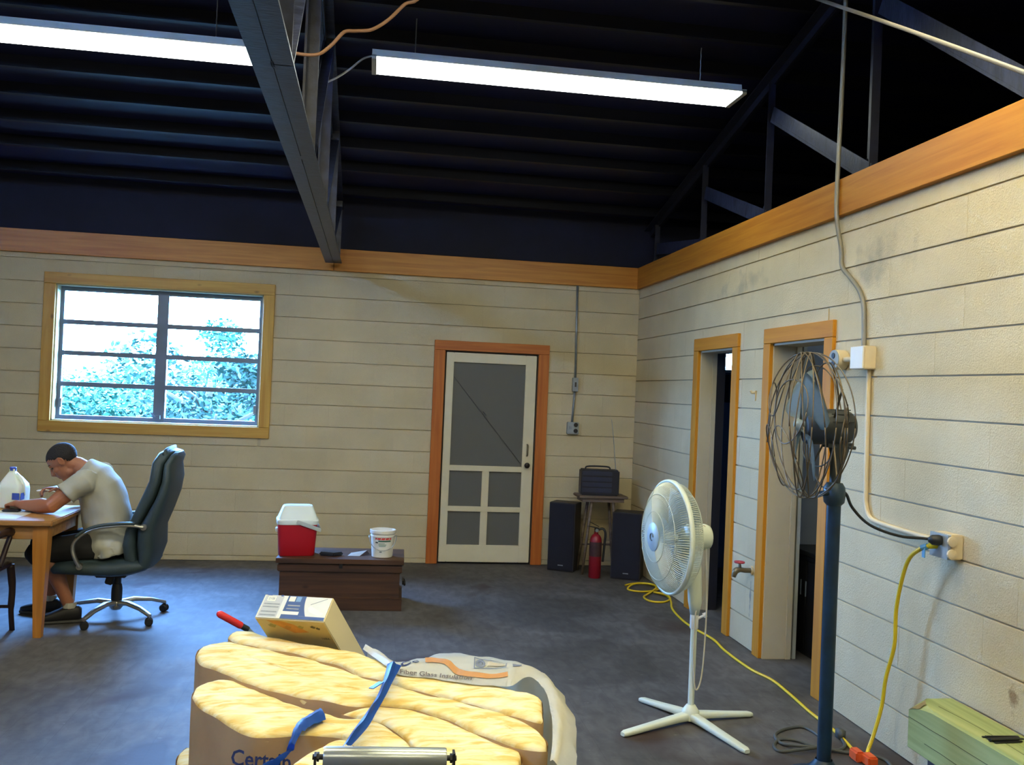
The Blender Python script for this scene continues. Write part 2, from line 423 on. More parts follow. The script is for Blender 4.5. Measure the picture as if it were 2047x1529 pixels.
BLK = {}
def block_mesh(wd, ht):
    key = (round(wd, 3), round(ht, 3))
    if key in BLK: return BLK[key]
    e, dp = .0016, .03; ex = .0002
    def ring(i, y):
        j = ex if i else 0; return [(-wd/2+j, y, -ht/2+i), (wd/2-j, y, -ht/2+i), (wd/2-j, y, ht/2-i), (-wd/2+j, y, ht/2-i)]
    V = ring(e, 0) + ring(0, .0022) + ring(0, dp)
    F = [(0, 1, 2, 3)] + [(4*j+k, 4*(j+1)+k, 4*(j+1)+(k+1) % 4, 4*j+(k+1) % 4) for j in (0, 1) for k in range(4)]
    me = bpy.data.meshes.new('block'); me.from_pydata(V, [], F); me.materials.append(M_BLOCK); BLK[key] = me; return me
def sub_rect(r, h):
    a, b, c, d = r
    if h[1] <= a or h[0] >= b or h[3] <= c or h[2] >= d: return [r]
    out = []
    if h[0] > a: out.append((a, h[0], c, d))
    if h[1] < b: out.append((h[1], b, c, d))
    m0, m1 = max(a, h[0]), min(b, h[1])
    if h[2] > c: out.append((m0, m1, c, h[2]))
    if h[3] < d: out.append((m0, m1, h[3], d))
    return out
def lay_blocks(parent, place, u0, u1, zbase, ztop, phase, holes, gap):
    g, gv = gap; k = -1
    while True:
        za, zb = zbase + .2032*k, zbase + .2032*(k+1)
        k += 1
        if za > ztop: break
        za, zb = max(za, 0), min(zb, ztop)
        if zb-za < .02: continue
        ph = phase + (.2032 if k % 2 else 0)
        i0 = math.floor((u0-ph)/.4064)
        for i in range(i0, i0+60):
            a, b = max(ph+.4064*i, u0), min(ph+.4064*(i+1), u1)
            if b-a < .03: continue
            rs = [(a+gv/2, b-gv/2, za+g/2, zb-g/2)]
            for h in holes: rs = [q for r in rs for q in sub_rect(r, h)]
            for r in rs:
                if r[1]-r[0] < .03 or r[3]-r[2] < .02: continue
                o = link('block', block_mesh(r[1]-r[0], r[3]-r[2]), None, parent)
                place(o, (r[0]+r[1])/2, (r[2]+r[3])/2)
def put_far(o, u, z): o.location = (u, D+random.uniform(-.0008, .0008), z)
def put_right(o, u, z): o.location = (X+random.uniform(-.0008, .0008), u, z); o.rotation_euler = (0, 0, -PI/2)
lay_blocks(wall_far, put_far, -4.1, X, .0474, 2.80, .226, [WIN, DOOR], (.005, .0006))
lay_blocks(wall_right, put_right, 2.2, D, 0.0, 2.80, 4.333, [D2, D3], (.0075, .0007))

bm = NB(); box(bm, (XL-.2, YB, 0), (XL, D+.2, 4.9)); structure(obj('wall_left', bm, M_BLOCK))
bm = NB(); box(bm, (XL-.2, YB-.2, 0), (5.4, YB, 5.6)); structure(obj('wall_back', bm, M_BLOCK))
bm = NB(); box(bm, (5.2, YB, 0), (5.4, D+.2, 5.6)); structure(obj('wall_outer', bm, M_DARKWALL))
M_ROOMWALL = mat('grey_room_paint', rgb(150, 158, 168), .7, var=.05)
bm = NB(); box(bm, (X+.2, 6.06, 0), (5.2, 6.16, 2.6)); structure(obj('wall_partition', bm, M_ROOMWALL))
bm = NB(); box(bm, (X+.2, 4.1, 0), (5.2, 4.2, 2.6)); structure(obj('wall_partition', bm, M_ROOMWALL))
bm = NB(); box(bm, (X+.2, 4.1, 2.6), (5.2, D, 2.66)); structure(obj('ceiling_rooms', bm, M_DARKWALL))
bm = NB(); box(bm, (X+.21, D-.012, 0), (5.2, D-.002, 1.98)); structure(obj('wall_washroom', bm, mat('slate_blue_paint', rgb(92, 104, 132), .6, var=.06)))

# header boards
bm = NB(); box(bm, (XL, D-.03, ZT0), (-.395, D+.004, ZT1)); box(bm, (-.393, D-.03, ZT0), (X-.03, D+.004, ZT1)); structure(obj('trim_1', bm, M_PINE_X, bevel=.003, seg=1))
bm = NB(); box(bm, (X-.035, YB, ZT0), (X+.004, 3.1, ZT1)); box(bm, (X-.035, 3.102, ZT0), (X+.004, D-.002, ZT1)); structure(obj('trim_2', bm, M_PINE_Y, bevel=.003, seg=1))
bm = NB(); box(bm, (X+.004, YB, 2.90), (X+.16, D, 2.94)); structure(obj('trim_3', bm, M_DARKWALL))

# ================================================================ ROOF
bm = NB()
prof = [(D+.25, roof(D+.25)), (-.5, roof(-.5)), (YB-.2, roof(YB-.2))]
a = [bm.verts.new((XL-.2, y, z+.10)) for y, z in prof]; b = [bm.verts.new((5.4, y, z+.10)) for y, z in prof]
a2 = [bm.verts.new((XL-.2, y, z+.2)) for y, z in prof]; b2 = [bm.verts.new((5.4, y, z+.2)) for y, z in prof]
for i in (0, 1):
    bm.faces.new((a[i], a[i+1], b[i+1], b[i])); bm.faces.new((a2[i], b2[i], b2[i+1], a2[i+1]))
bm.faces.new((a[0], b[0], b2[0], a2[0])); bm.faces.new((a[2], a2[2], b2[2], b[2]))
ceiling = structure(obj('ceiling', bm, M_ROOF))
sl = math.atan(.2229)
pm = NB(); cbox(pm, (0, 0, .055), (12.3, .010, .09)); cbox(pm, (0, 0, .004), (12.3, .03, .008)); bmesh.ops.recalc_face_normals(pm, faces=pm.faces)
pme = bpy.data.meshes.new('purlin'); pm.to_mesh(pme); pm.free()
for y in [8.5, 8.02, 7.6, 7.19, 6.82, 6.46, 6.10, 5.72, 5.35, 4.98, 4.6, 4.2, 3.8, 3.4, 3.0, 2.6, 2.2, 1.8, 1.4, 1.0]:
    o = link('purlin', pme, M_PURLIN, ceiling); o.location = (-.95, y, roof(y)); o.rotation_euler = (-sl, 0, 0)

# ================================================================ ROOF TRUSSES
def bar(bm, p, q, wd, th, side=(1, 0, 0)):
    """flat bar from p to q, wd across 'side', th the other way"""
    p, q = Vector(p), Vector(q); d = (q-p).normalized(); s = Vector(side); s = (s-d*s.dot(d)).normalized(); t = d.cross(s)
    M = Matrix((( *s, 0), (*d, 0), (*t, 0), (0, 0, 0, 1))).transposed(); M.translation = (p+q)/2
    L = (q-p).length; cbox(bm, (0, 0, 0), (wd, L, th), M)
def angle_pair(bm, p, q, leg=.065, th=.008, gap=.003, up_=(0, 0, 1)):
    """two steel angles back to back"""
    p, q = Vector(p), Vector(q); d = (q-p).normalized(); u = Vector(up_); u = (u-d*u.dot(d)).normalized(); s = d.cross(u)
    for sg in (-1, 1):
        bar(bm, p+s*sg*(gap/2+leg/2), q+s*sg*(gap/2+leg/2), leg, th, s)
        bar(bm, p+s*sg*(gap/2+th/2)+u*(leg/2-th/2), q+s*sg*(gap/2+th/2)+u*(leg/2-th/2), th, leg-th, s)
t = empty('roof_truss', 'dark painted steel roof truss with flat bottom chord running overhead to the window wall', 'truss', (-.395, D, 2.8))
def tl(p): return (p[0]+.395, p[1]-D, p[2]-2.8)
def tobj(name, bm, off=(.395, -D, -2.8), parent=None):
    bmesh.ops.translate(bm, verts=bm.verts, vec=off); return obj(name, bm, M_STEEL, parent)
bm = NB(); angle_pair(bm, (-.395, 8.70, 2.805), (-.395, -1.5, 2.805), .073, .010); tobj('bottom_chord', bm, parent=t)
bm = NB(); angle_pair(bm, (-.395, 8.78, roof(8.78)-.02), (-.395, -.5, roof(-.5)-.02), .065, .010, up_=(0, 0, -1)); tobj('top_chord', bm, parent=t)
PY = [8.55, 7.3, 6.05, 4.7, 3.35, 2.0, .6]
for i, y in enumerate(PY):
    bm = NB(); bar(bm, (-.395, y, 2.8), (-.395, y, roof(y)-.04), .012, .07, (1, 0, 0)); bar(bm, (-.36, y, 2.8), (-.36, y, roof(y)-.04), .06, .008, (1, 0, 0)); tobj('web_post', bm, parent=t)
    if i+1 < len(PY):
        y2 = PY[i+1]; bm = NB(); bar(bm, (-.395, y-.03, roof(y)-.10), (-.395, y2+.08, 2.83), .012, .06, (1, 0, 0)); bar(bm, (-.36, y-.03, roof(y)-.10), (-.36, y2+.08, 2.83), .06, .008, (1, 0, 0)); tobj('web_brace', bm, parent=t)
    bm = NB(); box(bm, (-.402, y-.12, 2.81), (-.390, y+.14, 2.97)); tobj('gusset_plate', bm, parent=t)
t = empty('roof_truss', 'grey steel truss with sloping web braces standing on the wall with the doorways', 'truss', (2.68, D, 2.93))
o3 = (-2.68, -D, -2.93); SLP = {4.7: .72, 6.05: .60, 7.3: .45, 8.55: .3}
bm = NB(); angle_pair(bm, (2.68, D-.02, 2.95), (2.68, -1.5, 2.95), .06, .01); tobj('bottom_chord', bm, o3, t)
bm = NB(); angle_pair(bm, (2.68, D-.02, roof(D)-.02), (2.68, -.5, roof(-.5)-.02), .07, .01, up_=(0, 0, -1)); bmesh.ops.translate(bm, verts=bm.verts, vec=o3); obj('top_chord', bm, M_POST, t)
for i, y in enumerate(PY):
    bm = NB(); bar(bm, (2.68, y, 2.95), (2.68, y, roof(y)-.06), .012, .09, (1, 0, 0)); bar(bm, (2.66, y-.045, 2.95), (2.66, y-.045, roof(y)-.06), .05, .008, (1, 0, 0)); bmesh.ops.translate(bm, verts=bm.verts, vec=o3); obj('web_post', bm, M_POST, t)
    if i+1 < len(PY):
        y2 = PY[i+1]; bm = NB(); bar(bm, (2.645, y-.10, min(roof(y)-.30, 2.96+(y-y2-.1)*SLP.get(y, .6))), (2.645, y2-.04, 2.95), .008, .105, (1, 0, 0)); bar(bm, (2.67, y-.10, min(roof(y)-.34, 2.91+(y-y2-.1)*SLP.get(y, .6))), (2.67, y2-.04, 2.90), .06, .008, (1, 0, 0)); tobj('web_brace', bm, o3, t)
    bm = NB(); prism(bm, [(y-.02, 2.94), (y+.20, 2.94), (y+.16, 3.02), (y-.02, 3.12)], 2.690, 2.700, Matrix(((0, 0, 1, 0), (1, 0, 0, 0), (0, 1, 0, 0), (0, 0, 0, 1)))); tobj('gusset_plate', bm, o3, t)

# ================================================================ WINDOW
win = structure(empty('window_1', 'aluminium awning window with yellow pine casing above the seated person', 'window', (-1.93, D, 1.24)))
del win['category']; del win['label']
def wobj(name, bm, m, parent=win, off=(1.93, -D, -1.24), **k):
    bmesh.ops.translate(bm, verts=bm.verts, vec=off); return obj(name, bm, m, parent, **k)
x0, x1, z0, z1 = WIN; cw = .1
for a, b, mm in (((x0-cw, D-.022, z1), (x1+cw, D+.006, z1+cw), M_PINEW_X), ((x0-cw, D-.022, z0-cw), (x1+cw, D+.006, z0), M_PINEW_X),
                 ((x0-cw, D-.0215, z0+.001), (x0, D+.006, z1-.001), M_PINEW_Z), ((x1, D-.0215, z0+.001), (x1+cw, D+.006, z1-.001), M_PINEW_Z)):
    bm = NB(); box(bm, a, b); wobj('casing_board', bm, mm, bevel=.003, seg=1)
bm = NB(); box(bm, (x0+.001, D+.004, z0-.01), (x1-.001, D+.13, z0+.012)); wobj('sill', bm, M_WHITE)
for a, b in (((x0-.005, D+.004, z0), (x0+.012, D+.13, z1)), ((x1-.012, D+.004, z0), (x1+.005, D+.13, z1)), ((x0, D+.004, z1-.012), (x1, D+.13, z1+.005))):
    bm = NB(); box(bm, a, b); wobj('reveal', bm, M_JAMB)
yf = D+.10
bm = NB()
for a, b in (((x0+.012, yf, z0+.012), (x1-.012, yf+.05, z0+.05)), ((x0+.012, yf, z1-.05), (x1-.012, yf+.05, z1-.012)), ((x0+.012, yf, z0+.05), (x0+.045, yf+.05, z1-.05)), ((x1-.045, yf, z0+.05), (x1-.012, yf+.05, z1-.05))): box(bm, a, b)
wobj('frame', bm, M_ALU)
bm = NB(); box(bm, (-1.980, yf-.012, z0+.012), (-1.880, yf+.05, z1-.012)); mu = wobj('mullion', bm, M_ALU)
bm = NB(); cbox(bm, (-1.935, yf-.03, z0+.06), (.05, .035, .035)); cyl(bm, (-1.95, yf-.05, z0+.06), (-1.99, yf-.055, z0+.10), .006, seg=8); wobj('crank', bm, M_ALU, mu)
ph = (z1-z0-.10)/4
for sx0, sx1 in ((x0+.045, -1.98), (-1.88, x1-.045)):
    for k in range(4):
        za = z0+.05+ph*k
        bm = NB(); box(bm, (sx0, yf+.018, za), (sx1, yf+.024, za+ph)); wobj('pane', bm, M_GLASS)
        if k: bm = NB(); box(bm, (sx0, yf-.004, za-.021), (sx1, yf+.04, za+.021)); wobj('rail', bm, M_ALU)
for xx in (x0+.05, x1-.05):
    bm = NB(); box(bm, (xx-.012, yf-.022, z0+.12), (xx+.012, yf, z0+.20)); wobj('latch', bm, M_STEELG)
# the small washroom window
win3 = structure(empty('window_2', '', '', (3.8, D, 1.98))); del win3['category']; del win3['label']
bm = NB(); box(bm, (BATH[0], D+.1, BATH[2]), (BATH[1], D+.108, BATH[3])); wobj('pane', bm, M_GLASS, win3, (-3.8, -D, -1.98))
bm = NB(); box(bm, (BATH[0]-.05, D-.13, BATH[2]-.03), (BATH[1]+.05, D+.1, BATH[2]-.005)); wobj('sill', bm, M_WHITE, win3, (-3.8, -D, -1.98))

# ================================================================ SCREEN DOOR
dr = structure(bpy.data.objects.new('door_1', None)); COL.objects.link(dr); dr.location = (1.145, D, 0)
def dobj(name, bm, m, parent=dr, off=(-1.145, -D, 0), **k):
    bmesh.ops.translate(bm, verts=bm.verts, vec=off); return obj(name, bm, m, parent, **k)
a0, a1, zt = .69, 1.60, 2.045
for a, b, mm in (((a0-.105, D-.022, zt), (a1+.105, D+.006, zt+.092), M_ORANGE_X), ((a0-.105, D-.0215, 0), (a0, D+.006, zt-.001), M_ORANGE_Z), ((a1, D-.0215, 0), (a1+.105, D+.006, zt-.001), M_ORANGE_Z)):
    bm = NB(); box(bm, a, b); dobj('casing_board', bm, mm, bevel=.003, seg=1)
M_GAP = mat('dark_door_gap', rgb(58, 50, 42), .8)
bm = NB(); box(bm, (a0, D+.004, 0), (a0+.008, D+.14, zt)); box(bm, (a1-.008, D+.004, 0), (a1, D+.14, zt)); box(bm, (a0, D+.004, zt-.01), (a1, D+.14, zt)); dobj('door_jamb', bm, M_GAP)
L, R_, Bt, Tp = a0+.016, a1-.016, .018, zt-.018
Z = [Bt, .182, .502, .552, .892, .945, 1.935, Tp]         # rail edges, bottom to top
y0_, y1_ = D-.006, D+.028
xl, xr = L+.072, R_-.105
def pc(name, a, b): 
    bm = NB(); box(bm, a, b); return dobj(name, bm, M_DOORPAINT, bevel=.004, seg=2)
pc('stile', (L, y0_, Bt), (xl, y1_, Tp)); pc('stile', (xr, y0_, Bt), (R_, y1_, Tp))
for k, (za, zb) in enumerate(((Z[0], Z[1]), (Z[2], Z[3]), (Z[4], Z[5]), (Z[6], Z[7]))): pc('rail', (xl, y0_+.0005, za), (xr, y1_, zb))
xm = (xl+xr)/2
for za, zb in ((Z[1], Z[2]), (Z[3], Z[4])): pc('mullion', (xm-.034, y0_+.001, za), (xm+.034, y1_, zb))
M_SCREEN = screen_mat('insect_screen', rgb(112, 112, 108), .72)
for a, b, za, zb in ((xl, xr, Z[5], Z[6]), (xl, xm-.034, Z[1], Z[2]), (xm+.034, xr, Z[1], Z[2]), (xl, xm-.034, Z[3], Z[4]), (xm+.034, xr, Z[3], Z[4])):
    bm = NB(); box(bm, (a, D+.016, za), (b, D+.017, zb)); dobj('screen_panel', bm, M_SCREEN)
bm = NB(); box(bm, (a0-.02, D+.085, -.01), (a1+.02, D+.125, zt+.02)); dobj('inner_door', bm, mat('weathered_inner_door', rgb(112, 106, 94), .7, var=.06, scale=3, stretch=(1, 1, .2)))
bm = NB(); cyl(bm, (xl+.005, D+.006, Z[6]-.14), (xr-.01, D+.006, Z[5]+.03), .0022, seg=6); cyl(bm, (xm-.05, D+.006, 1.47), (xm-.015, D+.006, 1.432), .005, seg=6); dobj('tension_wire', bm, mat('dark_wire', rgb(70, 72, 76), .5, .3))
bm = NB(); tube(bm, spline([(R_-.06, y0_, 1.055), (R_-.06, y0_-.03, 1.065), (R_-.06, y0_-.034, 1.11), (R_-.06, y0_-.03, 1.155), (R_-.06, y0_, 1.165)], 4), .008, 8); dobj('pull_handle', bm, mat('dull_brass', rgb(120, 110, 84), .4, .7), smooth=True)
bm = NB(); lathe(bm, [(.012, 0), (.012, .02), (.024, .028), (.028, .04), (.022, .052), (0, .055)], (R_-.06, y0_, .965), (0, -1, 0), 16); dobj('knob', bm, mat('dark_bronze', rgb(48, 40, 34), .35, .6), smooth=True)

# ================================================================ DOORWAYS IN THE RIGHT WALL
for nm, H in (('door_2', D2), ('door_3', D3)):
    dd = structure(bpy.data.objects.new(nm, None)); COL.objects.link(dd); dd.location = (X, (H[0]+H[1])/2, 0)
    off = (-X, -(H[0]+H[1])/2, 0); p0, p1, zt = H[0], H[1], H[3]
    for a, b, mm in (((X-.022, p0-.10, zt), (X+.006, p1+.10, zt+.098), M_PINE_C), ((X-.0215, p0-.10, 0), (X+.006, p0, zt-.001), M_PINE_Z), ((X-.0215, p1, 0), (X+.006, p1+.10, zt-.001), M_PINE_Z)):
        bm = NB(); box(bm, a, b); dobj('casing_board', bm, mm, dd, off, bevel=.003, seg=1)
    jd = .135 if nm == 'door_2' else .195
    for a, b in (((X+.004, p0-.002, 0), (X+jd, p0+.014, zt)), ((X+.004, p1-.014, 0), (X+jd, p1+.002, zt)), ((X+.004, p0, zt-.014), (X+jd, p1, zt+.002))):
        bm = NB(); box(bm, a, b); dobj('jamb_board', bm, M_JAMB, dd, off)
    bm = NB(); box(bm, (X+jd-.035, p1-.024, 0), (X+jd, p1-.012, zt)); dobj('door_stop', bm, M_JAMB, dd, off)
    bm = NB()
    if nm == 'door_2': box(bm, (X+.136, p1-.02, 0), (X+.207, p1+.004, zt)); box(bm, (X+.136, p0, zt-.016), (X+.207, p1-.02, zt+.004)); dobj('back_casing', bm, mat('dark_casing', rgb(30, 28, 34), .6), dd, off)
    else: box(bm, (X+.212, p1-.012, 0), (X+.235, p1+.1, 2.06)); dobj('back_casing', bm, mat('grey_green_casing', rgb(168, 170, 160), .6), dd, off)

# ================================================================ FLUORESCENT FIXTURES
M_FIX = mat('white_enamel_fixture', rgb(225, 226, 222), .4, var=.03)
def fixture(x, y, z, label, lens=None):
    t = empty('fluorescent_light', label, 'light', (x, y, z), group='fluorescent strip lights')
    bm = NB(); prism(bm, [(-.06, .09), (.06, .09), (.075, .035), (.15, .022), (.15, .013), (-.15, .013), (-.15, .022), (-.075, .035)], -1.22, 1.22, Matrix(((0, 0, 1, 0), (1, 0, 0, 0), (0, 1, 0, 0), (0, 0, 0, 1))))
    obj('housing', bm, M_FIX, t)
    bm = NB(); prism(bm, [(-.148, .012), (.148, .012), (.148, .006), (.142, 0), (-.142, 0), (-.148, .006)], -1.19, 1.19, Matrix(((0, 0, 1, 0), (1, 0, 0, 0), (0, 1, 0, 0), (0, 0, 0, 1)))); obj('lamp_lens', bm, lens or M_TUBE, t)
    for s in (-1, 1):
        bm = NB(); cbox(bm, (s*1.205, 0, .012), (.03, .30, .03)); obj('end_socket', bm, M_FIX, t)
        bm = NB(); zt = roof(y)-z+.05; n = int((zt-.09)/.03)
        for k in range(n): tube(bm, [(s*.95, .004 if k % 2 else -.004, .09+.03*k), (s*.95, -.004 if k % 2 else .004, .12+.03*k)], .0035, 4)
        obj('hanging_chain', bm, M_STEELG, t)
    return t
fixture(1.137, 5.87, 3.695, 'long lit fluorescent strip light hanging right of the overhead truss, in front of the doors')
fixture(-1.99, 5.87, 3.675, 'long lit fluorescent strip light hanging left of the overhead truss, in front of the window')
fixture(1.28, 3.3, 3.7, 'long lit fluorescent strip light hanging above the insulation bundle, second row from the window', M_TUBEW)
fixture(-1.85, 3.3, 3.7, 'long lit fluorescent strip light hanging left of the insulation bundle, second row from the window', M_TUBEW)
fixture(1.28, 1.3, 3.7, 'long lit fluorescent strip light hanging right in the third row from the window', M_TUBEW)
fixture(1.28, -1.6, 3.7, 'long lit fluorescent strip light hanging right in the fourth row from the window', M_TUBEW)
fixture(-1.85, -1.6, 3.7, 'long lit fluorescent strip light hanging left in the fourth row from the window', M_TUBEW)

# loose wires under the roof
bm = NB(); tube(bm, spline([(-.43, 4.4, 3.216), (-.361, 4.4, 3.213), (-.304, 4.4, 3.226), (-.249, 4.4, 3.276), (-.198, 4.4, 3.338), (-.147, 4.4, 3.348), (-.077, 4.4, 3.36), (-.02, 4.4, 3.395), (.026, 4.4, 3.438), (.082, 4.4, 3.501), (.16, 4.4, 3.56), (.3, 4.4, 3.9), (.35, 4.4, 4.34)], 5), .0085, 8)
tag(obj('roof_wire', bm, mat('tan_cable', rgb(150, 112, 86), .5), smooth=True), 'loose tan cable looping up from the overhead truss to the roof', 'wire')
bm = NB(); tube(bm, spline([(-.085, 5.87, 3.76), (-.142, 5.87, 3.735), (-.218, 5.87, 3.664), (-.293, 5.87, 3.605), (-.372, 5.88, 3.56), (-.39, 5.9, 3.54)], 5), .0065, 8)
tag(obj('lamp_wire', bm, mat('grey_flex', rgb(170, 172, 176), .5), smooth=True), 'thin grey wire from the right strip light to the overhead truss', 'wire')
bm = NB(); tube(bm, spline([(2.2, 4.80, 3.99), (2.2, 4.60, 3.86), (2.2, 3.7, 3.34), (2.2, 2.86, 2.846), (2.2, 2.5, 2.63)], 6), .009, 8)
tag(obj('roof_cable', bm, mat('grey_cable', rgb(116, 112, 104), .5), smooth=True), 'straight grey cable slanting down beside the truss at upper right', 'cable')

# ================================================================ CONDUITS AND OUTLETS
M_TANPAINT = mat('tan_painted_metal', rgb(214, 196, 160), .55, var=.06)
M_BLUEBOX = mat('blue_grey_steel_box', rgb(150, 158, 160), .55, 0, var=.1)
t = empty('conduit', 'thin grey conduit with outlet box between the screen door and the corner', 'conduit', (1.954, D, 2.74))
off = (-1.954, -D, -2.74)
def cobj(name, bm, m, off, t, **k): bmesh.ops.translate(bm, verts=bm.verts, vec=off); return obj(name, bm, m, t, **k)
bm = NB(); cyl(bm, (1.956, D-.014, 2.737), (1.972, D-.014, 1.83), .0115, seg=10); cyl(bm, (1.972, D-.014, 1.705), (1.958, D-.014, 1.40), .0115, seg=10); cobj('pipe', bm, M_STEELG, off, t, smooth=True)
bm = NB(); box(bm, (1.943, D-.045, 1.70), (1.998, D, 1.835)); jb = cobj('switch_box', bm, M_STEELG, off, t, bevel=.004)
bm = NB(); box(bm, (1.962, D-.052, 1.745), (1.978, D-.044, 1.79)); cobj('switch', bm, mat('dark_switch', rgb(60, 58, 54), .5), off, jb)
bm = NB(); box(bm, (1.905, D-.05, 1.283), (2.02, D, 1.40)); ob = cobj('outlet_box', bm, M_BLUEBOX, off, t, bevel=.006)
for dz in (.032, -.026):
    bm = NB(); lathe(bm, [(.021, 0), (.021, .006), (0, .006)], (1.988, D-.05, 1.342+dz), (0, -1, 0), 16); cobj('socket', bm, M_BLACK, off, ob)
bm = NB(); box(bm, (1.925, D-.056, 1.33), (1.95, D-.05, 1.36)); cobj('toggle', bm, M_STEELG, off, ob)

t = empty('conduit', 'tan conduit running down the right wall to boxes and the outlet with plugs', 'conduit', (X, 4.46, 1.08))
off = (-X, -4.46, -1.08); xx = X-.014
bm = NB(); tube(bm, spline([(xx-.03, 4.81, roof(4.81)+.05), (xx-.03, 4.812, 3.5), (xx-.035, 4.815, 3.0), (xx-.035, 4.81, 2.74), (xx-.005, 4.80, 2.55), (xx, 4.79, 2.45), (xx, 4.70, 2.38), (xx, 4.60, 2.30), (xx, 4.55, 2.22), (xx, 4.535, 2.10), (xx, 4.53, 1.98)], 6), .0125, 10); cobj('pipe', bm, mat('weathered_conduit', rgb(132, 128, 114), .5, .2), off, t, smooth=True)
bm = NB(); box(bm, (X-.07, 4.425, 1.868), (X, 4.555, 1.99)); cobj('junction_box', bm, M_TANPAINT, off, t, bevel=.005)
bm = NB(); box(bm, (X-.076, 4.43, 1.872), (X-.069, 4.552, 1.986)); cobj('cover_plate', bm, M_WHITE, off, t)
bm = NB(); cyl(bm, (X-.035, 4.55, 1.925), (X-.035, 4.70, 1.925), .014, seg=10); cobj('pipe', bm, M_TANPAINT, off, t, smooth=True)
bm = NB(); lathe(bm, [(.05, 0), (.056, .012), (.056, .06), (.052, .064)], (X, 4.745, 1.925), (-1, 0, 0), 20); rb = cobj('round_box', bm, M_TANPAINT, off, t, auto=.6)
bm = NB(); lathe(bm, [(.054, .064), (.054, .069), (0, .070)], (X, 4.745, 1.925), (-1, 0, 0), 20); cobj('outlet_cover', bm, M_BLUEBOX, off, rb)
for dz in (.022, -.022):
    bm = NB(); lathe(bm, [(.016, .070), (.016, .074), (0, .074)], (X, 4.745, 1.925+dz), (-1, 0, 0), 12); cobj('socket', bm, M_BLACK, off, rb)
bm = NB(); tube(bm, spline([(xx, 4.47, 1.87), (xx, 4.465, 1.6), (xx, 4.455, 1.25), (xx, 4.445, 1.16), (xx, 4.41, 1.105), (xx, 4.33, 1.088), (xx, 4.1, 1.08), (xx, 3.80, 1.078)], 6), .0125, 10); cobj('pipe', bm, M_TANPAINT, off, t, smooth=True)
bm = NB(); box(bm, (X-.062, 3.665, 1.018), (X, 3.80, 1.128)); ob = cobj('outlet_box', bm, M_TANPAINT, off, t, bevel=.006)
bm = NB(); box(bm, (X-.074, 3.67, 1.02), (X-.060, 3.798, 1.126)); cobj('outlet_cover', bm, M_BLUEBOX, off, ob)
for dz in (.055, .0):
    bm = NB(); lathe(bm, [(.022, 0), (.022, .01), (.012, .012)], (X-.06, 3.664, 1.045+dz), (0, -1, 0), 14); cobj('knockout', bm, M_TANPAINT, off, ob)
# water spigot and hook
t = empty('spigot', 'brass water spigot with red wheel handle on the wall between the doorways', 'faucet', (X, 5.868, .537))
M_BRASS = mat('old_brass', rgb(120, 112, 92), .4, .6)
bm = NB(); tube(bm, spline([(.0, 0, 0), (-.05, 0, 0), (-.085, 0, .004), (-.115, 0, -.005), (-.13, 0, -.045)], 4), [.017]*9+[.019, .02, .021, .021, .02, .018, .016, .016], 10); cyl(bm, (-.085, 0, 0), (-.09, 0, .05), .012, .009, seg=10); obj('faucet_body', bm, M_BRASS, t, smooth=True)
bm = NB(); cyl(bm, (0, 0, 0), (-.012, 0, 0), .03, seg=16); obj('flange', bm, M_TANPAINT, t)
bm = NB(); tube(bm, [(-.091+.03*math.cos(a), .03*math.sin(a), .055) for a in [2*PI*k/18 for k in range(19)]], .007, 6)
for k in range(3): tube(bm, [(-.091, 0, .055), (-.091+.03*math.cos(k*2.1), .03*math.sin(k*2.1), .055)], .006, 6)
obj('wheel_handle', bm, mat('red_enamel', rgb(176, 52, 64), .4), t, smooth=True)
bm = NB(); tube(bm, [(X, 5.926, 1.735), (X-.03, 5.926, 1.735), (X-.036, 5.926, 1.75)], .009, 8); cbox(bm, (X-.004, 5.926, 1.715), (.008, .025, .07))
tag(obj('wall_hook', bm, M_TANPAINT), 'small painted hook on the wall between the two doorways', 'hook')

# ================================================================ CORDS ON THE FLOOR
M_YEL = mat('yellow_cord', rgb(222, 190, 30), .45, var=.06)
pts = [(2.293, 7.857), (2.40, 7.93), (2.53, 7.90), (2.545, 7.70), (2.376, 7.601), (2.27, 7.695), (2.386, 7.861), (2.52, 7.85), (2.53, 7.706), (2.391, 7.507), (2.322, 7.393), (2.333, 7.25), (2.429, 7.218), (2.525, 7.328), (2.53, 7.47), (2.45, 7.52), (2.53, 7.40), (2.50, 7.22), (2.442, 7.031), (2.407, 6.82), (2.389, 6.563), (2.4, 6.378), (2.43, 6.1), (2.405, 5.821), (2.411, 5.429), (2.455, 5.212), (2.445, 4.942), (2.422, 4.66), (2.421, 4.44), (2.405, 4.271), (2.38, 4.13)]
zz = [.008]*len(pts)
for i in (6, 7, 8, 15, 16): zz[i] = .022
t = empty('extension_cord', 'yellow extension cord coiled by the corner and running along the floor', 'cord', (2.38, 4.13, 0), group='yellow cords')
bm = NB(); tube(bm, spline([(x-2.38, y-4.13, z) for (x, y), z in zip(pts, zz)], 6), .0085, 7); obj('cable', bm, M_YEL, t, smooth=True)
M_ORPLUG = mat('orange_plug', rgb(222, 92, 40), .45)
bm = NB(); cbox(bm, (-.035, -.085, .026), (.045, .075, .05)); obj('plug_end', bm, M_ORPLUG, t, bevel=.008)
t = empty('extension_cord', 'yellow extension cord hanging from the wall outlet down to the floor', 'cord', (2.5, 3.72, 1.07), group='yellow cords')
bm = NB(); tube(bm, spline([(0.02, .03, 0), (-.01, .04, -.005), (-.03, .085, -.03), (-.03, .16, -.085), (-.02, .225, -.19), (-.01, .28, -.35), (.0, .30, -.52), (-.01, .345, -.69), (-.01, .37, -.83), (-.04, .38, -.97), (-.08, .36, -1.045), (-.115, .30, -1.06)], 6), .0095, 8); obj('cable', bm, M_YEL, t, smooth=True)
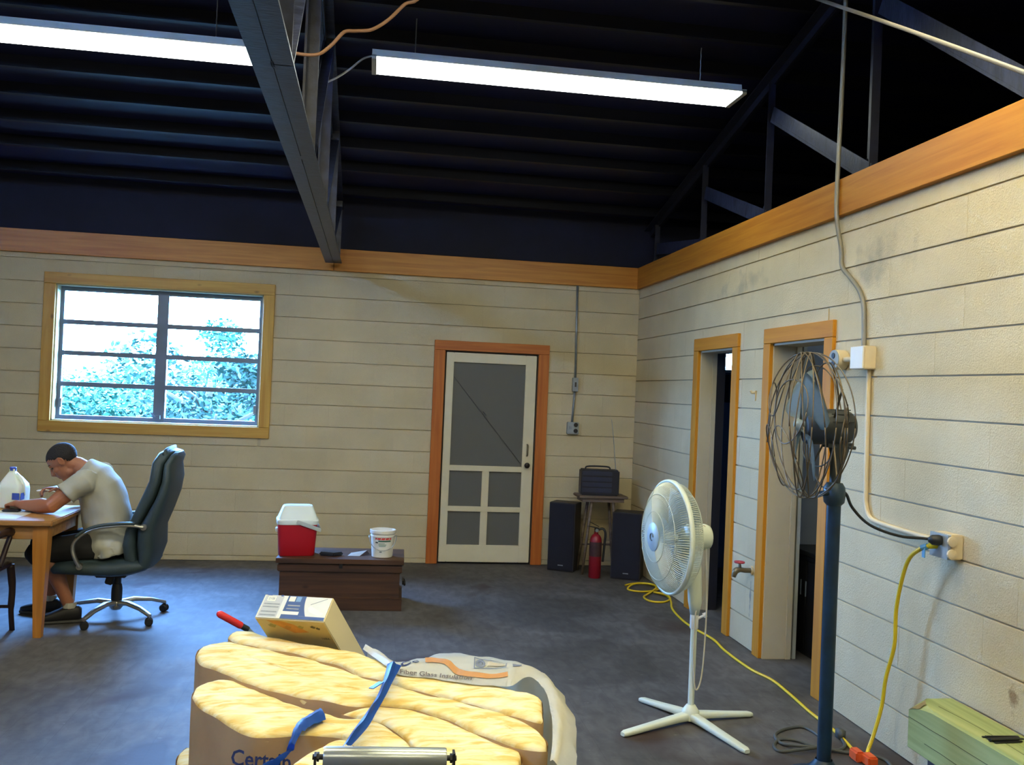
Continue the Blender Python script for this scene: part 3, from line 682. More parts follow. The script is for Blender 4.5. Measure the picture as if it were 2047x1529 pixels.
bm = NB(); tube(bm, [(.03, .028, .002), (-.012, .042, -.006)], [.017, .013], 10); obj('plug', bm, mat('bright_yellow_plug', rgb(240, 214, 20), .4), t, smooth=True)
bm = NB(); cyl(bm, (-.016, .046, -.008), (-.028, .07, -.02), .014, seg=8); box(bm, (-.03, .045, -.06), (-.026, .065, -.01)); obj('cord_tag', bm, mat('blue_tag', rgb(90, 150, 190), .5), t)
bm = NB(); cbox(bm, (-.125, .265, -1.045), (.05, .075, .05)); obj('plug_end', bm, M_ORPLUG, t, bevel=.008)
bm = NB()
g1 = [(2.405, 4.30), (2.37, 4.20), (2.298, 4.15), (2.217, 4.203), (2.152, 4.282), (2.081, 4.298), (2.013, 4.224), (2.011, 4.15), (2.105, 4.134), (2.227, 4.171), (2.30, 4.30), (2.283, 4.45), (2.189, 4.442), (2.085, 4.364), (2.06, 4.25), (2.12, 4.18), (2.218, 4.153), (2.328, 4.12), (2.437, 4.083), (2.478, 4.021), (2.46, 3.93)]
tube(bm, spline([(x, y, .007 if i not in (8, 9, 15, 16) else .02) for i, (x, y) in enumerate(g1)], 6), .0085, 7)
cbox(bm, (2.405, 4.31, .025), (.03, .05, .045))
tag(obj('power_cord', bm, mat('grey_rubber_cord', rgb(72, 74, 70), .6), smooth=True), 'dark grey cord looped on the floor around the blue fan stand', 'cord')

# ================================================================ WHITE PEDESTAL FAN
M_FAN = mat('ivory_plastic', rgb(214, 222, 206), .4, var=.03)
M_FAN2 = mat('ivory_wire', rgb(206, 212, 196), .45, var=.03)
M_BLADE = mat('pale_blue_blade', rgb(206, 222, 232), .3, var=.02)
fan = empty('pedestal_fan', 'white plastic pedestal fan with round grille and cross feet', 'fan', (1.715, 4.58, 0))
ax = Vector((-.996, -.087, 0)).normalized(); sd = Vector((-ax.y, ax.x, 0)); zu = Vector((0, 0, 1))
hc = Vector((-.16, -.012, .957)); Rf = .288
def fp(r, ph, h): return hc + ax*h + (sd*math.cos(ph)+zu*math.sin(ph))*r
def wires(front):
    bm = NB(); n = 140
    for k in range(n):
        ph = 2*PI*k/n
        if front: P = [fp(.055, ph-.18, .085), fp(.12, ph-.1, .082), fp(.20, ph-.04, .068), fp(.26, ph, .040), fp(Rf-.003, ph, .004)]
        else: P = [fp(.06, ph, -.105), fp(.15, ph, -.10), fp(.23, ph, -.085), fp(.272, ph, -.055), fp(Rf-.003, ph, -.004)]
        tube(bm, P, .0019, 3, cap=False)
    for r, h in (((.13, .081), (.22, .062)) if front else ((.15, -.10), (.245, -.078))):
        tube(bm, [fp(r, 2*PI*k/48, h) for k in range(49)], .0018, 4)
    return bm
o = obj('front_grille', wires(True), M_FAN2, fan); o['kind'] = 'stuff'
o = obj('rear_grille', wires(False), M_FAN2, fan); o['kind'] = 'stuff'
bm = NB(); ring = [(Rf-.006, -.012), (Rf+.006, -.012), (Rf+.008, 0), (Rf+.006, .012), (Rf-.006, .012)]
lathe(bm, ring+[ring[0]], hc, ax, 64, closed=False); obj('grille_rim', bm, M_FAN, fan, smooth=True)
bm = NB(); lathe(bm, [(.074, .076), (.074, .088), (.066, .093), (0, .094)], hc, ax, 32); bd = obj('badge', bm, mat('blue_grey_badge', rgb(160, 178, 188), .4, var=.03), fan, auto=.6)
bm = NB(); tube(bm, [fp(.018, 2*PI*k/24, .0955) for k in range(20)], .004, 5); obj('emblem', bm, mat('grey_emblem', rgb(96, 110, 122), .4), bd)
for k in range(3):
    bm = NB(); rows = []
    for i in range(9):
        r = .03+.23*i/8; wdt = .30+.62*math.sin(PI*min(1, (i+1)/8.5)*.8); c0 = k*2*PI/3+.9+.25*i/8
        rows.append([bm.verts.new(fp(r, c0+wdt*(j/8-.5), -.012+.05*(j/8-.5)+.012*math.sin(PI*j/8))) for j in range(9)])
    for i in range(8):
        for j in range(8): bm.faces.new((rows[i][j], rows[i][j+1], rows[i+1][j+1], rows[i+1][j]))
    bmesh.ops.solidify(bm, geom=bm.faces[:], thickness=.003); obj('fan_blade', bm, M_BLADE, fan, smooth=True)
bm = NB(); lathe(bm, [(.03, -.04), (.036, -.03), (.036, .02), (.028, .035), (0, .04)], hc, ax, 24); obj('blade_hub', bm, M_BLADE, fan, smooth=True)
bm = NB(); lathe(bm, [(.055, -.09), (.068, -.10), (.070, -.15), (.068, -.20), (.060, -.222), (.04, -.232), (0, -.234)], hc, ax, 28); mo = obj('motor_housing', bm, M_FAN, fan, auto=.9)
bm = NB(); c = hc-ax*.165+zu*.068; cyl(bm, c, c+zu*.018, .009, .007, seg=10); obj('oscillation_knob', bm, M_FAN, mo)
bm = NB(); loft(bm, [((-.03, 0, .915), (1, 0, 0), (0, 1, 0), .028, .026), ((-.01, 0, .86), (1, 0, 0), (0, 1, 0), .028, .026), ((-.005, 0, .80), (1, 0, 0), (0, 1, 0), .030, .030), ((-.005, 0, .70), (1, 0, 0), (0, 1, 0), .036, .036), ((0, 0, .62), (1, 0, 0), (0, 1, 0), .035, .035), ((0, 0, .555), (1, 0, 0), (0, 1, 0), .022, .022)], 20, 2.4); obj('control_neck', bm, M_FAN, fan, smooth=True)
bm = NB(); lathe(bm, [(.019, .48), (.022, .485), (.022, .56), (.019, .565)], (0, 0, 0), seg=20); cyl(bm, (.018, -.005, .535), (.05, -.012, .552), .007, seg=8); cyl(bm, (.044, -.01, .55), (.06, -.014, .558), .014, .012, seg=12); obj('height_collar', bm, M_WHITE, fan, auto=.6)
bm = NB(); cyl(bm, (0, 0, .05), (0, 0, .5), .0165, seg=20); obj('pole', bm, M_FAN, fan, smooth=False, auto=.6)
bm = NB(); lathe(bm, [(.045, .012), (.045, .055), (.036, .068), (.024, .085), (.018, .088)], seg=24); obj('pole_socket', bm, M_FAN, fan, auto=.7)
for e in ((1.538, 4.885), (1.295, 4.379), (2.075, 4.635), (1.839, 4.137)):
    d = Vector((e[0]-1.715, e[1]-4.58, 0)); Lg = d.length; d.normalize(); s = Vector((-d.y, d.x, 0))
    bm = NB(); loft(bm, [(d*.03+zu*.030, s, zu, .027, .022), (d*.1+zu*.029, s, zu, .026, .018), (d*(Lg*.6)+zu*.022, s, zu, .024, .014), (d*(Lg-.02)+zu*.015, s, zu, .022, .012), (d*Lg+zu*.013, s, zu, .015, .009)], 16, 4); obj('foot', bm, M_FAN, fan, auto=.7)
bm = NB(); tube(bm, spline([(.02, -.02, 1.02), (.032, -.03, 1.0), (.038, -.035, .85), (.050, -.035, .62), (.048, -.035, .40), (.040, -.03, .24), (.020, -.03, .175), (.004, -.028, .20), (-.006, -.026, .35), (-.006, -.024, .52), (.0, -.024, .58)], 6), .0042, 7); obj('cord', bm, mat('cream_cord', rgb(206, 200, 180), .5), fan, smooth=True)

# ================================================================ OLD BLUE STAND FAN
M_BLUEP = mat('worn_dark_blue_paint', rgb(14, 42, 62), .45, .2, var=.35, scale=10)
M_GUNM = mat('dark_motor_paint', rgb(46, 52, 56), .5, .2, var=.2)
M_CAGE = mat('rusty_cage_wire', rgb(96, 84, 66), .45, .5, var=.2)
M_OLDBL = mat('grey_blue_fan_blade', rgb(138, 148, 140), .55, 0, var=.06)
bf = empty('stand_fan', 'old blue iron stand fan with dark motor and bare wire cage by the doorway', 'fan', (2.02, 3.75, 0))
bm = NB(); lathe(bm, [(.0, .0), (.20, .0), (.205, .02), (.17, .045), (.09, .075), (.05, .11), (.036, .13)], seg=32, closed=False); obj('base', bm, M_BLUEP, bf, auto=.8)
bm = NB(); lathe(bm, [(.0305, .10), (.0305, 1.27), (.0, 1.27)], seg=24); obj('pole', bm, M_BLUEP, bf, auto=.6)
bm = NB(); lathe(bm, [(.03, 1.235), (.044, 1.25), (.048, 1.28), (.046, 1.315), (.034, 1.335), (0, 1.34)], seg=20); cyl(bm, (0, 0, 1.29), (-.075, -.03, 1.29), .012, seg=8); obj('clamp', bm, mat('dark_blue_clamp', rgb(36, 56, 70), .4, .2), bf, auto=.8)
ax2 = Vector((-.97, .20, -.02)).normalized(); sd2 = ax2.cross(zu).normalized()*-1; up3 = ax2.cross(sd2)*-1
if up3.z < 0: up3 = -up3
mc = Vector((-.028, .004, 1.578)); gc = Vector((-.130, .028, 1.582))
bm = NB(); loft(bm, [((.0, 0, 1.33), (1, 0, 0), (0, 1, 0), .020, .022), ((.005, 0, 1.40), (1, 0, 0), (0, 1, 0), .026, .020), ((.015, 0, 1.46), (1, 0, 0), (0, 1, 0), .038, .022), ((.015, 0, 1.51), (1, 0, 0), (0, 1, 0), .05, .03)], 12, 3); cbox(bm, (.01, 0, 1.50), (.12, .05, .022)); cyl(bm, (.045, -.02, 1.492), (.08, -.02, 1.49), .008, seg=8); obj('neck_bracket', bm, M_GUNM, bf, auto=.7)
bm = NB(); lathe(bm, [(.0, -.105), (.05, -.102), (.066, -.085), (.076, -.05), (.078, 0), (.078, .10), (.070, .112), (0, .115)], mc, ax2, 28); mo = obj('motor_housing', bm, M_GUNM, bf, auto=.8)
for s in range(6):
    bm = NB(); a = PI*(.1+.16*s); c = mc+sd2*.0-ax2*.03
    bar(bm, c+(sd2*math.cos(a)+up3*math.sin(a))*.077-ax2*.05, c+(sd2*math.cos(a)+up3*math.sin(a))*.077+ax2*.04, .004, .008, (0, 0, 1)); obj('cooling_fin', bm, M_GUNM, mo)
bm = NB(); cyl(bm, mc+ax2*.11, gc+ax2*.04, .016, seg=12); lathe(bm, [(.0, .055), (.018, .05), (.03, .03), (.03, -.01)], gc, ax2, 18); obj('blade_hub', bm, M_OLDBL, bf, smooth=True)
for k in range(4):
    bm = NB(); rows = []
    for i in range(9):
        r = .03+.215*i/8; wdt = (.6+.85*math.sin(PI*min(1, (i+2)/10.)*.75)); c0 = k*PI/2+.5+.2*i/8
        rows.append([bm.verts.new(gc+(sd2*math.cos(c0+wdt*(j/8-.5))+up3*math.sin(c0+wdt*(j/8-.5)))*r+ax2*(.065*(j/8-.5))) for j in range(9)])
    for i in range(8):
        for j in range(8): bm.faces.new((rows[i][j], rows[i][j+1], rows[i+1][j+1], rows[i+1][j]))
    bmesh.ops.solidify(bm, geom=bm.faces[:], thickness=.003); obj('fan_blade', bm, M_OLDBL, bf, smooth=True)
Rc, Hc = .312, .155                                          # cage radius and half depth
nd = sd2 if sd2.y < 0 else -sd2
def cage_loop(P):
    bm = NB(); tube(bm, P, .0030, 6); obj('cage_wire', bm, M_CAGE, bf, smooth=True)
# tall hoops: each leans from one face of the cage to the other, all crossing near the top and bottom
for k, (a_, b_, c_) in enumerate(((.150, .012, -.012), (.118, -.020, .000), (.082, .022, .004), (.045, -.014, .010), (.005, .026, .000), (-.035, -.022, -.006), (-.078, .014, -.012), (-.112, -.018, -.014))):
    P = []
    for j in range(57):
        th = 2*PI*j/56; hh_ = a_*math.cos(th)+b_*math.sin(th)+c_; rr_ = Rc*(1-.16*(hh_/Hc)**2)*(1-.02*math.cos(2*th))
        P.append(gc+nd*rr_*math.cos(th)+up3*rr_*math.sin(th)+ax2*hh_)
    cage_loop(P)
# short overlapping loops on the front and rear faces
for face, phs in ((1, (.35, 1.6, 2.85, 4.1, 5.35)), (-1, (-.2, .9, 2.3, 3.5, 4.8))):
    for ph in phs:
        co, ro = (.172, .118) if face > 0 else (.182, .112); cx, cy = co*math.cos(ph), co*math.sin(ph); P = []
        for j in range(41):
            th = 2*PI*j/40; x_, y_ = cx+ro*math.cos(th), cy+ro*1.15*math.sin(th); r = math.hypot(x_, y_)
            P.append(gc+nd*x_+up3*y_+ax2*face*(-.02+(Hc+.01)*max(0, 1-(r/(Rc*1.04))**3)**.5))
        cage_loop(P)
bm = NB(); tube(bm, [gc-ax2*Hc*.55+(sd2*math.cos(2*PI*j/40)+up3*math.sin(2*PI*j/40))*.275 for j in range(41)], .0035, 6); obj('cage_ring', bm, M_CAGE, bf, smooth=True)
for a in (.6, 2.2, 3.9, 5.4):
    bm = NB(); tube(bm, [mc+(sd2*math.cos(a)+up3*math.sin(a))*.07-ax2*.0, gc-ax2*Hc*.55+(sd2*math.cos(a)+up3*math.sin(a))*.275], .005, 6); obj('cage_strut', bm, M_CAGE, bf)
bm = NB(); tube(bm, spline([(.03, -.01, 1.30), (.048, -.02, 1.285), (.09, .0, 1.225), (.18, .01, 1.152), (.33, .03, 1.104), (.45, .02, 1.096), (.475, -.03, 1.098)], 6), .0065, 8); obj('cord', bm, M_BLACK, bf, smooth=True)
bm = NB(); lathe(bm, [(.010, -.045), (.022, -.03), (.024, 0), (.020, .01), (0, .012)], (.485, -.035, 1.098), (.95, -.3, 0), 14); obj('plug', bm, M_BLACK, bf, smooth=True)

# ================================================================ CORNER: SPEAKERS, STOOL, RADIO, EXTINGUISHER
def speaker(loc, rz, wd, dp, ht, label):
    t = empty('floor_speaker', label, 'speaker', loc, (0, 0, rz), group='black floor speakers')
    bm = NB(); box(bm, (0, .012, 0), (wd, dp, ht)); obj('cabinet', bm, mat('dark_speaker_veneer', rgb(34, 30, 32), .5, var=.2, scale=20, stretch=(1, 1, .1)), t, bevel=.004)
    bm = NB(); box(bm, (.008, 0, .012), (wd-.008, .014, ht-.008)); g = obj('grille_cloth', bm, mat('navy_grille_cloth', rgb(18, 20, 36), .85, var=.15, bump=.3, bscale=300), t, bevel=.004)
    bm = NB(); box(bm, (wd*.5-.02, -.003, .055), (wd*.5+.03, .001, .064)); obj('nameplate', bm, M_STEELG, g)
speaker((1.715, 8.53, 0), -.50, .255, .22, .645, 'black floor speaker left of the stool, next to the screen door')
speaker((2.235, 8.165, 0), -.42, .27, .25, .61, 'black floor speaker right of the fire extinguisher, in the corner')
st = empty('wooden_stool', 'worn wooden stool with splayed legs carrying the radio in the corner', 'stool', (2.19, 8.45, 0))
M_OLDWOOD = wood('grey_old_wood', rgb(120, 104, 92), rgb(84, 70, 62), .6, axis=0, knots=False)
bm = NB(); box(bm, (-.235, -.13, .71), (.235, .14, .735)); obj('seat', bm, M_OLDWOOD, st, bevel=.006)
bm = NB(); box(bm, (-.20, -.11, .675), (.2, .12, .709)); obj('apron', bm, M_OLDWOOD, st)
for sx_, sy_ in ((-1, -1), (1, -1), (-1, 1), (1, 1)):
    bm = NB(); cyl(bm, (sx_*.10, sy_*.08, .70), (sx_*.175, sy_*.105, .0), .015, .012, seg=10); obj('leg', bm, M_OLDWOOD, st, smooth=True)
bm = NB(); cyl(bm, (-.15, .095, .25), (.15, .095, .25), .009, seg=8); obj('stretcher', bm, M_OLDWOOD, st)
rd = empty('portable_radio', 'dark blue-black portable radio with raised antenna on the wooden stool', 'radio', (2.165, 8.44, .735), (0, 0, -.10))
bm = NB(); box(bm, (-.18, -.09, 0), (.18, .09, .24)); obj('case', bm, M_NAVY, rd, bevel=.012)
for k in range(4):
    bm = NB(); box(bm, (-.172, -.096, .03+.052*k), (.11, -.088, .070+.052*k)); obj('front_band', bm, mat('navy_band', rgb(40, 44, 66), .4), rd, bevel=.003)
bm = NB(); tube(bm, spline([(-.13, 0, .23), (-.12, 0, .262), (0, 0, .268), (.09, 0, .262), (.10, 0, .23)], 4), .008, 8); obj('carry_handle', bm, M_NAVY, rd, smooth=True)
bm = NB(); tube(bm, [(.158, .02, .24), (.14, .03, .42), (.115, .02, .62), (.098, .015, .715)], [.0045, .0035, .003, .0022], 6); obj('antenna', bm, M_STEELG, rd)
ex = empty('fire_extinguisher', 'red fire extinguisher with black hose standing under the stool', 'fire extinguisher', (2.10, 8.21, 0))
M_RED = mat('red_extinguisher_paint', rgb(132, 16, 34), .35, var=.04)
bm = NB(); lathe(bm, [(.052, 0), (.056, .006), (.056, .33), (.050, .365), (.034, .39), (.02, .40), (.02, .42)], seg=28); obj('cylinder', bm, M_RED, ex, auto=.7)
bm = NB(); lathe(bm, [(.0568, .20), (.0568, .33)], seg=28, closed=False); obj('shade_band', bm, mat('dark_shade_band', rgb(62, 40, 44), .5, var=.3, scale=30), ex)  # shade under the stool, painted as a dark band round the upper half
bm = NB(); cyl(bm, (0, 0, .41), (0, 0, .455), .018, seg=12); bar(bm, (.02, -.01, .455), (-.085, -.02, .475), .02, .008, (0, 1, 0)); bar(bm, (.02, -.01, .47), (-.075, -.02, .515), .02, .006, (0, 1, 0)); obj('valve_lever', bm, M_BLACK, ex)
bm = NB(); lathe(bm, [(.016, 0), (.016, .012), (0, .013)], (0, -.02, .435), (0, -1, 0), 12); obj('gauge', bm, M_STEELG, ex)
bm = NB(); tube(bm, spline([(.018, 0, .44), (.06, -.01, .45), (.082, -.02, .41), (.078, -.02, .32), (.07, -.02, .20), (.066, -.02, .15)], 5), .011, 8); obj('hose', bm, M_BLACK, ex, smooth=True)

# ================================================================ TRUNK AND WHAT STANDS ON IT
tk = empty('wooden_chest', 'dark brown wooden chest below the screen door carrying a cooler and bucket', 'chest', (-.63, 6.925, 0), (0, 0, -.035))
M_TRUNK = wood('dark_trunk_wood', rgb(84, 54, 34), rgb(50, 30, 20), .5, scale=1.6, axis=0, knots=True)
W_, Dp = .925, .47
bm = NB(); box(bm, (.022, .022, .01), (W_-.022, Dp-.022, .30)); obj('body', bm, M_TRUNK, tk, bevel=.004)
bm = NB(); box(bm, (0, 0, .0), (W_, Dp, .085)); box(bm, (.006, .006, .085), (W_-.006, Dp-.006, .097)); obj('base_moulding', bm, M_TRUNK, tk, bevel=.003)
bm = NB(); box(bm, (.006, .006, .280), (W_-.006, Dp-.006, .334)); obj('rim_moulding', bm, M_TRUNK, tk, bevel=.006)
bm = NB(); box(bm, (-.006, -.006, .344), (W_+.006, Dp+.006, .380)); box(bm, (.01, .01, .338), (W_-.01, Dp-.01, .343)); obj('lid', bm, M_TRUNK, tk, bevel=.006)
bm = NB(); box(bm, (.455, -.006, .312), (.48, 0, .345)); obj('lock_plate', bm, mat('dark_iron', rgb(30, 28, 28), .5, .5), tk)
bm = NB(); cbox(bm, (W_+.006, .24, .18), (.014, .16, .03)); tube(bm, spline([(W_+.006, .17, .185), (W_+.018, .18, .16), (W_+.018, .30, .16), (W_+.006, .31, .185)], 5), .008, 8); obj('side_handle', bm, mat('dark_iron', rgb(30, 28, 28), .5, .5), tk)
TZ = .380
co = empty('cooler', 'red picnic cooler with white lid and swing handle on the chest', 'cooler', (-.505, 7.10, TZ), (0, 0, .12))
M_CRED = mat('cooler_red', rgb(186, 22, 38), .35, var=.03)
M_CWH = mat('cooler_white', rgb(222, 236, 240), .35, var=.02)
def rsec(z, wx, wy, cx=0, cy=0): return ((cx, cy, z), (1, 0, 0), (0, 1, 0), wx, wy)
bm = NB(); loft(bm, [rsec(0, .126, .094), rsec(.008, .132, .10), rsec(.235, .146, .112)], 40, 7); obj('tub', bm, M_CRED, co, auto=.7)
bm = NB(); loft(bm, [rsec(.235, .152, .118), rsec(.262, .155, .121), rsec(.27, .152, .118), rsec(.275, .146, .110), rsec(.36, .112, .070), rsec(.368, .105, .064)], 40, 6); obj('lid', bm, M_CWH, co, auto=.5)
bm = NB(); loft(bm, [rsec(.355, .094, .055), rsec(.3715, .092, .053)], 40, 6); obj('lid_panel', bm, M_CWH, co, auto=.5)
bm = NB(); q = .26
for s in (-1, 1): bar(bm, (-.01, s*.126, q), (.165, s*.126, q-.062), .028, .008, (0, 0, 1))
bar(bm, (.163, -.13, q-.062), (.163, .13, q-.062), .028, .012, (0, 0, 1)); obj('swing_handle', bm, mat('cooler_grey', rgb(186, 200, 206), .4), co, bevel=.003)
bm = NB(); box(bm, (-.158, -.04, .17), (-.140, .04, .20)); obj('side_grip', bm, M_CWH, co, bevel=.004)
bk = empty('plastic_bucket', 'white plastic bucket with printed label and wire bail on the chest', 'bucket', (.138, 7.045, TZ))
bm = NB(); lathe(bm, [(0, .0), (.074, 0), (.078, .004), (.088, .155), (.093, .157), (.093, .166), (.090, .168), (.091, .180), (.098, .182), (.098, .205), (.092, .207), (.092, .196), (.085, .17), (.076, .012), (0, .010)], seg=40, closed=False); obj('pail', bm, M_WHITE, bk, auto=.6)
bm = NB(); tube(bm, [(.102*math.cos(a)*1.0, -.098-.006*math.sin(-a) if False else -.02-.085*math.sin(-a)**.5, .165-.105*math.sin(-a)) for a in [-PI+PI*k/24 for k in range(25)]], .0028, 6); obj('bail', bm, M_STEELG, bk, smooth=True)
def bl(a0_, a1_, h0, h1):
    def f(u, v):
        a = a0_+(a1_-a0_)*u; hh = h0+(h1-h0)*v; r = .0787+.0100*(hh-.004)/.151+.0009
        return (r*math.cos(a), r*math.sin(a), hh)
    return f
A0 = -2.25
patch('label_red', bl(A0, A0+1.45, .138, .152), mat('label_red', rgb(222, 70, 70), .5, var=.02), bk, 10, 1)
patch('label_green', bl(A0+.28, A0+1.42, .122, .133), mat('label_green', rgb(70, 110, 100), .5, var=.02), bk, 10, 1)
patch('label_dark', bl(A0+.02, A0+.26, .112, .122), mat('label_dark', rgb(30, 48, 46), .5, var=.02), bk, 4, 1)
for k, (w0, w1) in enumerate(((.3, .85), (.3, 1.0), (.35, .95))):
    patch('label_line', bl(A0+w0, A0+w1, .108-.010*k, .113-.010*k), mat('label_grey', rgb(130, 160, 150), .5, var=.02), bk, 6, 1)
patch('label_line', bl(A0+.4, A0+.62, .044, .050), mat('label_dark', rgb(30, 48, 46), .5, var=.02), bk, 4, 1)
for k in range(4):
    patch('label_stripe', (lambda k: lambda u, v: bl(A0+.1+.36*k+.10*v, A0+.15+.36*k+.10*v, .1375, .1525)(u, v))(k), M_WHITE, bk, 1, 4).location = (0, -.0004, 0)
bm = NB(); prism(bm, [(-.33, 7.04), (-.22, 7.0), (-.15, 7.06), (-.30, 7.16)], TZ, TZ+.028)
tag(obj('black_pouch', bm, M_BLACK, bevel=.008), 'flat black pouch on the chest against the red cooler', 'pouch')
bl_ = empty('folded_leaflet', 'white folded leaflet lying open on the chest before the bucket', 'paper', (-.06, 7.11, TZ))
bm = NB(); a = [bm.verts.new(v) for v in ((-.06, -.07, .002), (.03, -.075, .002), (.085, .03, .028), (-.035, .05, .004))]; bm.faces.new(a); bmesh.ops.solidify(bm, geom=bm.faces[:], thickness=.0015); obj('sheet', bm, M_WHITE, bl_)
bm = NB(); a = [bm.verts.new(v) for v in ((.03, -.075, .0005), (.10, -.04, .001), (.105, .02, .002), (.084, .029, .026))]; bm.faces.new(a); bmesh.ops.solidify(bm, geom=bm.faces[:], thickness=.0015); obj('flap', bm, mat('brown_leaflet_back', rgb(96, 74, 66), .6), bl_)

# ================================================================ TABLE
tb = empty('wooden_table', 'light oak dining table with tapered square legs, where the person sits', 'table', (-1.93, 6.10, 0))
M_OAK_X = wood('oak_along_x', rgb(190, 142, 84), rgb(160, 112, 62), .55, axis=0, knots=False)
M_OAK_Z = wood('oak_along_z', rgb(196, 134, 62), rgb(176, 114, 48), .4, axis=2, knots=False)
bm = NB(); box(bm, (-1.55, 0, .708), (0, .76, .742)); obj('tabletop', bm, M_OAK_X, tb, bevel=.006)
for a, b in (((-1.5, .045, .62), (-.05, .065, .707)), ((-1.5, .695, .62), (-.05, .715, .707)), ((-.065, .065, .62), (-.045, .695, .707)), ((-1.51, .065, .62), (-1.49, .695, .707))):
    bm = NB(); box(bm, a, b); obj('apron', bm, M_OAK_X, tb, bevel=.002, seg=1)
for lx, ly in ((-.078, .078), (-.078, .682), (-1.47, .078), (-1.47, .682)):
    bm = NB(); loft(bm, [((lx, ly, 0), (1, 1, 0), (-1, 1, 0), .033, .033), ((lx, ly, .60), (1, 1, 0), (-1, 1, 0), .062, .062), ((lx, ly, .707), (1, 1, 0), (-1, 1, 0), .062, .062)], 4, 2); obj('leg', bm, M_OAK_Z, tb)
TT = .742
jug = empty('milk_jug', 'translucent white gallon jug with blue cap on the table', 'jug', (-2.375, 6.70, TT), (0, 0, -.15))
M_JUG = mat('milky_plastic', rgb(232, 244, 240), .35, var=.02); M_JUG.node_tree.nodes['Principled BSDF'].inputs['Subsurface Weight'].default_value = .3
bm = NB(); loft(bm, [rsec(.0, .074, .072), rsec(.006, .083, .080), rsec(.13, .084, .080), rsec(.160, .078, .076), rsec(.20, .050, .052, -.006), rsec(.235, .025, .027, -.012), rsec(.245, .019, .019, -.012), rsec(.262, .019, .019, -.012)], 32, 4.5); obj('bottle', bm, M_JUG, jug, auto=.8)
bm = NB(); tube(bm, spline([(.012, 0, .222), (.045, -.012, .200), (.066, -.02, .165), (.072, -.02, .12), (.070, -.014, .09)], 5), [.016]*10+[.018]*11, 10); obj('handle', bm, M_JUG, jug, smooth=True)
bm = NB(); lathe(bm, [(.0215, .250), (.0215, .270), (.019, .273), (0, .273)], (-.012, 0, 0), seg=20); obj('cap', bm, mat('blue_cap', rgb(70, 86, 180), .4), jug, auto=.6)
M_BLUELAB = mat('blue_jug_label', rgb(56, 84, 180), .5, var=.1, scale=40)
patch('label', lambda u, v: (.032+.050*u, -.0815+.0*u, .062+.045*v), M_BLUELAB, jug, 4, 2)
patch('label', lambda u, v: (.0855, -.072+.05*u, .062+.045*v), M_BLUELAB, jug, 4, 2)
bm = NB(); box(bm, (-2.60, 6.17, TT), (-2.17, 6.53, TT+.001)); tag(obj('paper_sheet', bm, M_WHITE), 'white paper sheet lying under the phone at the table corner', 'paper')
bm = NB(); cbox(bm, (-2.305, 6.48, TT+.0095), (.105, .055, .015)); ph = tag(obj('phone', bm, M_BLACK, bevel=.005), 'small black phone lying on the white paper', 'phone')
bw = empty('food_tray', 'shallow black tray with raised white rim on the table in front of the person', 'tray', (-2.185, 6.62, TT))
bm = NB(); loft(bm, [((0, 0, .0), (1, 0, 0), (0, 1, 0), .058, .07), ((0, 0, .045), (1, 0, 0), (0, 1, 0), .072, .088), ((0, 0, .047), (1, 0, 0), (0, 1, 0), .066, .082), ((0, 0, .008), (1, 0, 0), (0, 1, 0), .054, .066)], 32, 4); obj('dish', bm, M_BLACK, bw, auto=.6)
bm = NB(); tube(bm, [(.073*math.copysign(abs(math.cos(a))**.5, math.cos(a)), .089*math.copysign(abs(math.sin(a))**.5, math.sin(a)), .047) for a in [2*PI*k/40 for k in range(41)]], .004, 6); obj('rim', bm, M_WHITE, bw, smooth=True)

